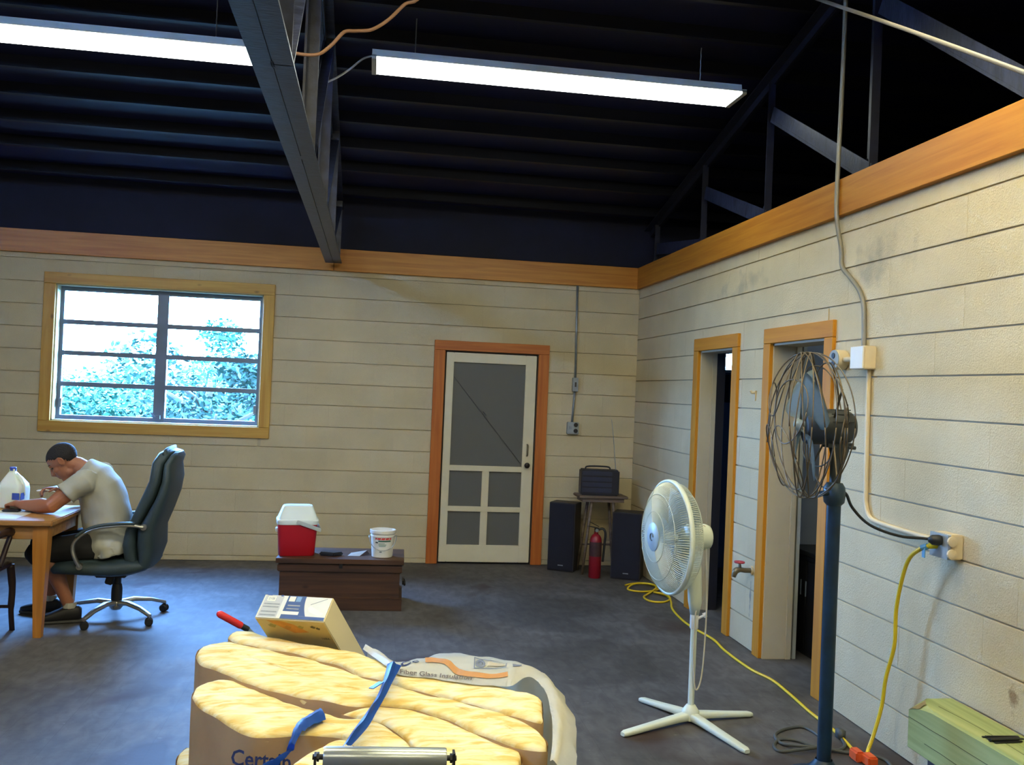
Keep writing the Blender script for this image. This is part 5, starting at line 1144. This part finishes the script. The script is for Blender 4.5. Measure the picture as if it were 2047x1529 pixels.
# plastic bag pulled back over the bundle
bag = empty('plastic_bag', 'white printed plastic insulation bag pulled back over the rear and right end of the bundle', 'bag', (.5, 3.3, 0))
PO_ = [(.032, 3.705), (.085, 3.629), (.127, 3.53), (.156, 3.543), (.254, 3.588), (.313, 3.634), (.436, 3.634), (.519, 3.579), (.604, 3.552), (.654, 3.473), (.705, 3.392), (.716, 3.224), (.708, 3.093), (.687, 2.948), (.647, 2.776), (.611, 2.659), (.577, 2.556)]
PI_ = [(.013, 3.690), (.065, 3.567), (.113, 3.442), (.151, 3.358), (.24, 3.334), (.301, 3.299), (.37, 3.269), (.456, 3.24), (.536, 3.233), (.603, 3.327), (.634, 3.315), (.650, 3.214), (.648, 3.109), (.636, 3.011), (.617, 2.875), (.585, 2.712), (.550, 2.57)]
so_, si_ = spline([(x, y, 0) for x, y in PO_], 6), spline([(x, y, 0) for x, y in PI_], 6)
bm = NB(); rows = []
nO = len(so_)
for i, (a, b) in enumerate(zip(so_, si_)):
    out = (a-Vector((.05, 3.1, 0))); out.z = 0; out.normalize()
    row = []
    fold = lambda k: noise.noise(Vector((a.x*16, a.y*16, k*2.2)))*.010
    side = min(1, max(0, (i-nO*.55)/(nO*.12)))                # past the corner the bag hangs down
    for k, (u, z) in enumerate(((0, .626), (.25, .634), (.5, .640), (.75, .637), (1.0, .622))):
        p = b.lerp(a, u); row.append(bm.verts.new((p.x-.5, p.y-3.3, z+fold(k)*(.3 if k == 0 else 1)-.006*side*k)))
    for k, (o_, z) in enumerate(((.022, .58), (.030, .48), (.022, .34), (.030, .18), (.040, .02))):
        w = noise.noise(Vector((a.x*9, a.y*9, k*1.3)))*.022; row.append(bm.verts.new((a.x+out.x*(o_+w)-.5, a.y+out.y*(o_+w)-3.3, z)))
    rows.append(row)
for r1, r2_ in zip(rows, rows[1:]):
    for k in range(len(r1)-1): bm.faces.new((r1[k], r2_[k], r2_[k+1], r1[k+1]))
bmesh.ops.solidify(bm, geom=bm.faces[:], thickness=.0012)
M_BAG = mat('white_plastic_film', rgb(248, 246, 232), .35, var=.04, scale=8, bump=.15, bscale=18)
sheet = obj('film', bm, M_BAG, bag, smooth=True)
def bagmap(fn): return lambda u, v: tuple(Vector(fn(u, v))-bag.location)
def bag_surface(x, y):
    """height of the film's top over (x, y), a hair above it"""
    hit, loc, nor, idx = sheet.ray_cast(Vector((x-.5, y-3.3, 1.2)), Vector((0, 0, -1)))
    return (loc.z if hit else .63)+.003
def strip_map(P, Q):
    A = spline([(x, y, 0) for x, y in P], 6); B = spline([(x, y, 0) for x, y in Q], 6)
    def f(u, v):
        t = u*(len(A)-1); i = min(int(t), len(A)-2); q = A[i].lerp(A[i+1], t-i); r = B[i].lerp(B[i+1], t-i); p = q.lerp(r, v); return (p.x, p.y, bag_surface(p.x, p.y))
    return f
def quad_map(bl__, br_, tr_, tl_):
    def f(u, v):
        a = Vector(bl__).lerp(Vector(br_), u); b = Vector(tl_).lerp(Vector(tr_), u); p = a.lerp(b, v); return (p.x, p.y, bag_surface(p.x, p.y))
    return f
bpy.context.view_layer.update()
M_TAN = mat('tan_print', rgb(196, 140, 78), .5, var=.04); M_GREYP = mat('grey_print', rgb(120, 126, 140), .5, var=.06); M_PALEP = mat('pale_print', rgb(190, 178, 150), .5, var=.06)
patch('tan_stripe', bagmap(strip_map([(.247, 3.458), (.284, 3.458), (.32, 3.432), (.354, 3.347), (.393, 3.317), (.464, 3.300), (.539, 3.310)], [(.249, 3.517), (.288, 3.529), (.333, 3.487), (.364, 3.411), (.397, 3.368), (.468, 3.343), (.543, 3.348)])), M_TAN, sheet, 40, 3)
lettering('printed_name', 'Ce', bagmap(quad_map((.151, 3.412), (.224, 3.462), (.222, 3.52), (.157, 3.48))), mat('navy_ink', rgb(34, 38, 84), .6), sheet)
lettering('printed_line', 'Fiber Glass Insulation', bagmap(quad_map((.150, 3.366), (.402, 3.285), (.412, 3.325), (.150, 3.402))), mat('brown_ink', rgb(110, 98, 84), .6), sheet)
fr = [(.439, 3.525), (.557, 3.452), (.544, 3.39), (.423, 3.398)]
qm = quad_map(fr[3], fr[2], fr[1], fr[0])
for u0, u1, v0, v1 in ((0, 1, 0, .07), (0, 1, .93, 1), (0, .025, 0, 1), (.975, 1, 0, 1)):
    patch('logo_frame', bagmap(lambda u, v, a=(u0, u1, v0, v1): qm(a[0]+(a[1]-a[0])*u, a[2]+(a[3]-a[2])*v)), M_GREYP, sheet, 8, 1)
def disc(cu, cv, r0, r1, asp):
    return lambda u, v: qm(cu+(r0+(r1-r0)*v)*math.cos(2*PI*u), cv+(r0+(r1-r0)*v)*math.sin(2*PI*u)*asp)
patch('round_seal', bagmap(disc(.2, .5, .07, .15, 2.6)), M_GREYP, sheet, 28, 1); patch('round_seal', bagmap(disc(.2, .5, .0, .05, 2.6)), M_GREYP, sheet, 20, 1)
patch('logo_panel', bagmap(lambda u, v: qm(.42+.5*u, .28+.45*v)), M_PALEP, sheet, 6, 2)
q2 = quad_map((.562, 3.36), (.605, 3.402), (.616, 3.433), (.571, 3.44))
patch('logo_box', bagmap(lambda u, v: q2(.1+.8*u, .3+.6*v)), M_GREYP, sheet, 4, 2)

# blue strap and blue tape
M_BLUETAPE = mat('blue_plastic_strap', rgb(30, 92, 190), .4, var=.12, scale=12)
sL = spline([(.103, 3.400, .655), (.088, 3.25, .648), (.066, 3.10, .642), (.031, 2.95, .638), (-.01, 2.81, .630), (-.04, 2.715, .615)], 6)
sR = spline([(.155, 3.392, .652), (.120, 3.23, .646), (.092, 3.09, .640), (.061, 2.95, .636), (.035, 2.84, .630), (-.012, 2.735, .615)], 6)
strap = empty('blue_strap', 'twisted blue plastic strap pulled tight across the insulation bundle', 'strap', (.05, 3.05, .6))
bm = NB(); rows = []
for i, (a, b) in enumerate(zip(sL, sR)):
    m_ = a.lerp(b, .45); rows.append([bm.verts.new(tuple(v-Vector((.05, 3.05, .6)))) for v in (a, m_+zu*(.014+.004*math.sin(i*.8)), m_.lerp(b, .3)+zu*.004, b)])
for r1, r2_ in zip(rows, rows[1:]):
    for k in range(3): bm.faces.new((r1[k], r2_[k], r2_[k+1], r1[k+1]))
bmesh.ops.solidify(bm, geom=bm.faces[:], thickness=.002); obj('band', bm, M_BLUETAPE, strap, auto=.7)
bm = NB(); bar(bm, (.03, .16, .050), (-.005, .135, .036), .03, .003, (0, 1, 0)); obj('loose_end', bm, M_BLUETAPE, strap)
tape = empty('blue_tape', 'crumpled strip of blue tape hanging over the printed batt at left front', 'tape', (-.17, 2.75, .6))
TL = [(-.122, 3.132, .590), (-.152, 3.065, .594), (-.184, 2.999, .592), (-.196, 2.93, .580), (-.204, 2.885, .560), (-.216, 2.89, .530), (-.262, 2.885, .510), (-.300, 2.88, .493), (-.330, 2.88, .470)]
TR = [(-.097, 3.022, .590), (-.125, 2.98, .594), (-.153, 2.938, .592), (-.170, 2.925, .583), (-.182, 2.885, .566), (-.188, 2.885, .545), (-.222, 2.88, .515), (-.240, 2.88, .490), (-.255, 2.88, .465)]
A, B = spline(TL, 5), spline(TR, 5); bm = NB(); rows = []
for i, (a, b) in enumerate(zip(A, B)):
    rows.append([bm.verts.new(tuple(a.lerp(b, u)+zu*(.008*noise.noise(Vector((i*.4, u*3, 1)))+.010*math.sin(u*PI))-tape.location)) for u in (0, .25, .5, .75, 1)])
for r1, r2_ in zip(rows, rows[1:]):
    for k in range(4): bm.faces.new((r1[k], r2_[k], r2_[k+1], r1[k+1]))
bmesh.ops.solidify(bm, geom=bm.faces[:], thickness=.0015); obj('strip', bm, M_BLUETAPE, tape, auto=.7)

# leaning carton behind the bundle
Pc = [Vector(p) for p in ((-.430, 3.870, .705), (-.146, 3.735, .723), (-.114, 3.813, .802), (-.399, 3.947, .784))]
dn = Vector((.330, .602, -.726)).normalized()
eu = (Pc[1]-Pc[0]).normalized(); en = -dn; ev = en.cross(eu).normalized(); eu = ev.cross(en).normalized()
cw_, cd_, cl_ = .316, .115, .955
Mc = Matrix(((eu.x, ev.x, en.x, Pc[0].x), (eu.y, ev.y, en.y, Pc[0].y), (eu.z, ev.z, en.z, Pc[0].z), (0, 0, 0, 1)))
ct = bpy.data.objects.new('cardboard_carton', None); COL.objects.link(ct); ct.matrix_world = Mc
tag(ct, 'long tan carton with blue and white printed end leaning behind the insulation bundle', 'box')
M_CARTON = mat('tan_cardboard', rgb(214, 186, 112), .75, var=.08, scale=5)
M_CARTON2 = mat('pale_cardboard', rgb(226, 214, 176), .75, var=.03, scale=5)
bm = NB(); box(bm, (0, 0, -cl_), (cw_, cd_, 0)); obj('carton_body', bm, M_CARTON2, ct, bevel=.003)
bm = NB(); box(bm, (.004, -.0015, -cl_+.01), (cw_-.004, .001, -.004)); fp_ = obj('front_panel', bm, M_CARTON, ct)
bm = NB(); box(bm, (.003, .003, 0), (cw_-.003, cd_-.003, .0015)); ep = obj('printed_end', bm, mat('label_white', rgb(226, 232, 226), .5, var=.02), ct)
M_LBLUE = mat('label_blue', rgb(58, 92, 150), .5, var=.05); M_LGREY = mat('label_grey_print', rgb(150, 160, 166), .5, var=.1, scale=60); M_LPALE = mat('label_pale', rgb(236, 240, 226), .5, var=.02)
def ept(name, u0, u1, v0, v1, m, dz=.0022): patch(name, lambda u, v: (cw_*(u0+(u1-u0)*u), cd_*(v0+(v1-v0)*v), dz), m, ep)
ept('blue_field', .36, .62, .05, .98, M_LBLUE); ept('blue_field', .36, .985, .03, .16, M_LBLUE, .0020)
ept('grey_field', .03, .30, .06, .95, mat('label_pale_grey', rgb(196, 204, 206), .5, var=.05), .0021)
for v in (.60, .48, .28, .14): ept('text_line', .05, .28, v-.028, v+.028, M_LGREY, .0026)
ept('code_box', .07, .19, .72, .92, M_LPALE, .0026); ept('blue_square', .49, .56, .74, .95, mat('label_light_blue', rgb(120, 164, 210), .5), .0028)
ept('code_box', .385, .475, .74, .95, M_LPALE, .0028); ept('white_bar', .345, .60, .20, .33, M_LPALE, .0028); ept('text_line', .40, .58, .42, .46, M_LGREY, .0028); ept('text_line', .40, .58, .55, .60, M_LGREY, .0028)
ept('dark_corner', .05, .12, .955, .99, M_LBLUE, .0028); ept('dark_corner', .25, .285, .93, .99, M_LBLUE, .0028)
bm = NB(); vs = [bm.verts.new((cw_*u, cd_*v, .0026)) for u, v in ((.70, .52), (.735, .60), (.955, .30), (.90, .20), (.74, .35))]; bm.faces.new(vs); obj('lamp_drawing', bm, mat('label_shape', rgb(246, 248, 238), .5, var=.01), ep)
bm = NB(); vs = [bm.verts.new((cw_*u, cd_*v, .0026)) for u, v in ((.72, .66), (.93, .93), (.935, .91), (.725, .635))]; bm.faces.new(vs); obj('lamp_outline', bm, M_LGREY, ep)
patch('field_curve', lambda u, v: (cw_*(.62+.10*(1-v)*math.sin(u*PI/2)**2), cd_*(.98-.82*u-.0*v), .0024) if False else (cw_*(.62+.09*v*u*u), cd_*(.98-.82*u), .0024), M_LBLUE, ep, 10, 1)
lettering('code', '2108', lambda u, v: (cw_*(.085+.09*u), cd_*(.77+.11*v), .0030), M_LGREY, ep)
# scuffs and prints on the front panel (x right, z down the carton)
M_SCUF = mat('dark_scuff', rgb(96, 84, 40), .8, var=.3, scale=60); M_RUST = mat('orange_stain', rgb(206, 140, 50), .75, var=.15, scale=20)
def fpt(name, pts, m, dy=-.0022): bm = NB(); bm.faces.new([bm.verts.new((x, dy, z)) for x, z in pts]); return obj(name, bm, m, fp_)
fpt('stain', [(.05, -.008), (.12, -.010), (.17, -.03), (.22, -.08), (.15, -.09), (.10, -.05)], M_RUST)
def blob(x, z, rx, rz, m): fpt('scuff', [(x+rx*math.cos(2*PI*k/14)*(1+.25*math.sin(k*2.3)), z+rz*math.sin(2*PI*k/14)*(1+.25*math.cos(k*1.7))) for k in range(14)], m, -.0026)
blob(.065, -.045, .018, .012, mat('olive_scuff', rgb(160, 146, 74), .8)); blob(.135, -.05, .016, .010, mat('amber_scuff', rgb(176, 126, 48), .8)); blob(.195, -.045, .014, .010, mat('olive_scuff', rgb(160, 146, 74), .8))
blob(.252, -.040, .012, .008, M_SCUF); blob(.272, -.048, .010, .008, M_SCUF)
lettering('code', '168A', lambda u, v: (.265+.035*u, -.0026, -.125+.014*v), M_SCUF, fp_)

# red handled tool behind the bundle
tr_ = empty('hand_tool', 'red-handled tool leaning on the back of the insulation bundle', 'tool', (-.55, 4.10, 0))
p0, p1 = Vector((-.600, 4.10, .662)), Vector((-.517, 4.13, .607)); d = (p1-p0).normalized()
for nm, a, b, r, m in (('grip', p0, p1, .0155, mat('red_rubber_grip', rgb(214, 40, 44), .4, var=.03)), ('collar', p1, p1+d*.04, .013, M_BLACK), ('shaft', p1+d*.04, p1+d*.62+Vector((-.05, .12, -.19)), .009, M_STEELG)):
    bm = NB(); tube(bm, [a-tr_.location, b-tr_.location], r, 14, round_cap=(nm == 'grip')); obj(nm, bm, m, tr_, auto=.8)

# roller stand right in front of the bundle
rs = empty('roller_stand', 'steel roller of a work support stand in front of the insulation bundle', 'roller', (.078, 2.40, 0))
M_ROLL = mat('zinc_roller', rgb(176, 184, 186), .3, .75, var=.05)
bm = NB(); lathe(bm, [(.0, -.158), (.024, -.158), (.026, -.154), (.026, .154), (.024, .158), (0, .158)], (0, 0, .713), (1, 0, -.028), 32, closed=False); obj('roller', bm, M_ROLL, rs, auto=.7)
bm = NB(); tube(bm, [(-.185, 0, .718), (.185, 0, .708)], .007, 10)
for s in (-1, 1): lathe(bm, [(.0, 0), (.012, 0), (.012, .006), (0, .006)], (s*.168, 0, .713-s*.005), (s, 0, 0), 6, closed=False)
obj('axle', bm, M_BLACK, rs, auto=.6)
bm = NB()
for s in (-1, 1): box(bm, (s*.178-.003, -.015, .62), (s*.178+.003, .015, .725))
box(bm, (-.181, -.015, .61), (.181, .015, .622)); obj('yoke', bm, M_BLACK, rs)
bm = NB(); cyl(bm, (0, 0, .02), (0, 0, .612), .018, seg=14); obj('post', bm, M_BLACK, rs)
bm = NB(); bar(bm, (-.22, 0, .012), (.22, 0, .012), .04, .024, (0, 1, 0)); bar(bm, (0, -.2, .012), (0, .06, .012), .04, .024, (1, 0, 0)); obj('foot', bm, M_BLACK, rs)

# ================================================================ GREEN TIMBER AT THE RIGHT WALL
M_GREENW = wood('green_treated_wood', rgb(168, 176, 116), rgb(128, 142, 84), .75, scale=1.4, axis=1, knots=False)
M_ENDGR = mat('timber_end_grain', rgb(140, 122, 76), .8, var=.3, scale=30)
tmb = empty('timber', 'large green treated timber lying along the right wall on a dark block', 'timber', (2.457, 3.66, .212))
# far end has its top front corner worn away
bm = NB(); hw_, hh_ = .102, .208
secs = []
def tsec(y, cut): return [(-hw_, y, .004), (-hw_+.004, y, 0), (hw_-.004, y, 0), (hw_, y, .004), (hw_, y, hh_-.004), (hw_-.004, y, hh_), (-hw_+.005+cut, y, hh_), (-hw_, y, hh_-.005-cut*.55)]
rings = [[bm.verts.new(v) for v in tsec(y, c)] for y, c in ((0, .075), (-.03, .05), (-.09, .022), (-.16, .004), (-1.0, 0), (-2.4, 0))]
for a, b in zip(rings, rings[1:]):
    for k in range(8): bm.faces.new((a[k], a[(k+1) % 8], b[(k+1) % 8], b[k]))
bm.faces.new(rings[0]); bm.faces.new(list(reversed(rings[-1]))); obj('beam', bm, M_GREENW, tmb)
bm = NB(); vs = []
for y, c in ((-.001, .078), (-.03, .053), (-.075, .027)):
    p = tsec(y, c); vs.append([bm.verts.new(Vector(q)+Vector((-.002, 0, .002))) for q in (p[7], ((p[7][0]+p[6][0])/2+.004, y, (p[7][2]+p[6][2])/2+.004*(1 if y < -.01 else -1)), p[6])])
for a, b in zip(vs, vs[1:]):
    for k in range(2): bm.faces.new((a[k], a[k+1], b[k+1], b[k]))
obj('worn_corner', bm, M_ENDGR, tmb)
for (z, y0_, y1_) in ((.135, -.0, -1.2), (.06, -.12, -1.6)):
    bm = NB(); vv = [Vector((-hw_-.0008, y0_+(y1_-y0_)*k/14, z+.008*noise.noise(Vector((k*.6, z*50, 0))))) for k in range(15)]; tube(bm, vv, .0012, 4); obj('crack', bm, mat('dark_crack', rgb(58, 62, 34), .9), tmb)
bm = NB(); tube(bm, [Vector((-.03+.012*math.sin(k*.5), -.10-.08*k, hh_+.0004)) for k in range(14)], .0008, 4); obj('crack', bm, mat('dark_crack', rgb(58, 62, 34), .9), tmb)
bm = NB(); box(bm, (2.375, 3.36, 0), (2.555, 3.55, .210)); tag(obj('support_block', bm, mat('dark_grey_block', rgb(62, 58, 64), .7, var=.2), bevel=.006), 'dark grey block on the floor under the green timber', 'block')
sk = empty('stick_bundle', 'small bundle of thin black sticks lying on the green timber', 'sticks', (2.445, 3.18, .420))
for k in range(9):
    bm = NB(); r_ = random.Random(k); y = -.028+.007*k; z = .004+(.008 if k % 3 == 1 else 0)
    bar(bm, (-.062+r_.uniform(-.008, .008), y+r_.uniform(-.006, .006), z), (.062+r_.uniform(-.01, .012), y*.6+r_.uniform(-.006, .006), z+.001), .008, .005, (0, 1, 0)); obj('stick', bm, M_BLACK, sk)

# ================================================================ ROOMS BEHIND THE DOORWAYS
bm = NB(); box(bm, (3.48, D-.20, 1.655), (4.2, D-.013, 1.93)); tag(obj('wall_cabinet', bm, M_NAVY, bevel=.005), 'dark wall cabinet below the small window seen through the left doorway', 'cabinet')
cb = empty('storage_cabinet', 'black low cabinet standing in the room behind the right doorway', 'cabinet', (2.93, 5.45, 0))
bm = NB(); box(bm, (0, 0, 0), (1.2, .59, .66)); obj('carcass', bm, M_BLACK, cb, bevel=.004)
bm = NB(); box(bm, (-.015, -.015, .661), (1.22, .60, .69)); obj('top', bm, M_BLACK, cb, bevel=.004)
for k in range(2):
    bm = NB(); box(bm, (-.012, .02+.28*k, .04), (0, .285+.28*k, .63)); dd_ = obj('door', bm, M_BLACK, cb, bevel=.003); bm = NB(); cyl(bm, (-.03, .26 if not k else .33, .4), (-.03, .26 if not k else .33, .5), .005, seg=8); obj('handle', bm, M_STEELG, dd_)

bm = NB(); ellipsoid(bm, (3.7, 4.9, 2.52), (.05, .05, .06), None, 16, 10); cyl(bm, (3.7, 4.9, 2.56), (3.7, 4.9, 2.60), .03, seg=12)
tag(obj('room_fill_bulb', bm, emit('cool_fill_bulb', (.75, .9, 1, 1), 60), smooth=True), 'unseen bulb added to light the room behind the right doorway', 'bulb')  # added lamp, out of view, brightens the grey room wall

# ================================================================ OUTSIDE: GROUND AND TREES
bm = NB(); box(bm, (-60, D+.2, -.4), (60, 90, -.3)); structure(obj('ground', bm, mat('grass_ground', rgb(40, 52, 36), .9, var=.3)))
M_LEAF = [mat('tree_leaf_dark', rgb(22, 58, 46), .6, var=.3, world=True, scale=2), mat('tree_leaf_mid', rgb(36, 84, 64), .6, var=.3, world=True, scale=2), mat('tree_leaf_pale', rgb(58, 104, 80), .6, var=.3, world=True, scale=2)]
M_BARK = mat('tree_bark', rgb(84, 72, 60), .9, var=.2)
def tree(x, y, top, rad, label, mi, seed, n=8000):
    rr = random.Random(seed); t = empty('tree', label, 'tree', (x, y, -.3), group='trees outside the window')
    bm = NB(); hgt = top+.3; tube(bm, spline([(0, 0, 0), (.05, 0, hgt*.3), (-.04, .05, hgt*.55), (0, 0, hgt*.8)], 4), [.16-.010*k for k in range(13)], 8)
    for k in range(6): a = k*1.1+seed; tube(bm, [(0, 0, hgt*.4+.1*k), (rad*.6*math.cos(a), rad*.6*math.sin(a), hgt*.6+.1*k)], [.06, .02], 6)
    obj('trunk', bm, M_BARK, t, smooth=True)
    cl = [(Vector((rr.uniform(-1, 1)*rad, rr.uniform(-1, 1)*rad*.6, hgt*rr.uniform(.12, .92))), rr.uniform(.25, .5)*rad) for _ in range(16)]
    V, F = [], []
    for k in range(n):
        c, r = rr.choice(cl); v = Vector((rr.gauss(0, 1), rr.gauss(0, 1), rr.gauss(0, 1))).normalized()*r*rr.random()**.4; v.z *= .75; p = c+v
        if p.z < .15: continue
        a = Vector((rr.gauss(0, 1), rr.gauss(0, 1), rr.gauss(0, .6))).normalized(); b = a.cross(Vector((rr.gauss(0, 1), rr.gauss(0, 1), rr.gauss(0, 1)))).normalized(); L = rr.uniform(.035, .075); w = L*.5
        i = len(V); V += [tuple(p-a*L), tuple(p+b*w), tuple(p+a*L), tuple(p-b*w)]; F.append((i, i+1, i+2, i+3))
    me = bpy.data.meshes.new('crown'); me.from_pydata(V, [], F); o = link('crown', me, M_LEAF[mi], t); o['kind'] = 'stuff'
tree(-5.6, 16.2, 1.65, 1.5, 'mid green leafy tree low in the left panes of the window', 1, 3)
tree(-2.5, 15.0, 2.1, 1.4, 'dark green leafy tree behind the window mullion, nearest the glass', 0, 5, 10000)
tree(-1.5, 18.0, 2.7, 1.5, 'mid green tall tree in the right panes of the window', 1, 8, 10000)
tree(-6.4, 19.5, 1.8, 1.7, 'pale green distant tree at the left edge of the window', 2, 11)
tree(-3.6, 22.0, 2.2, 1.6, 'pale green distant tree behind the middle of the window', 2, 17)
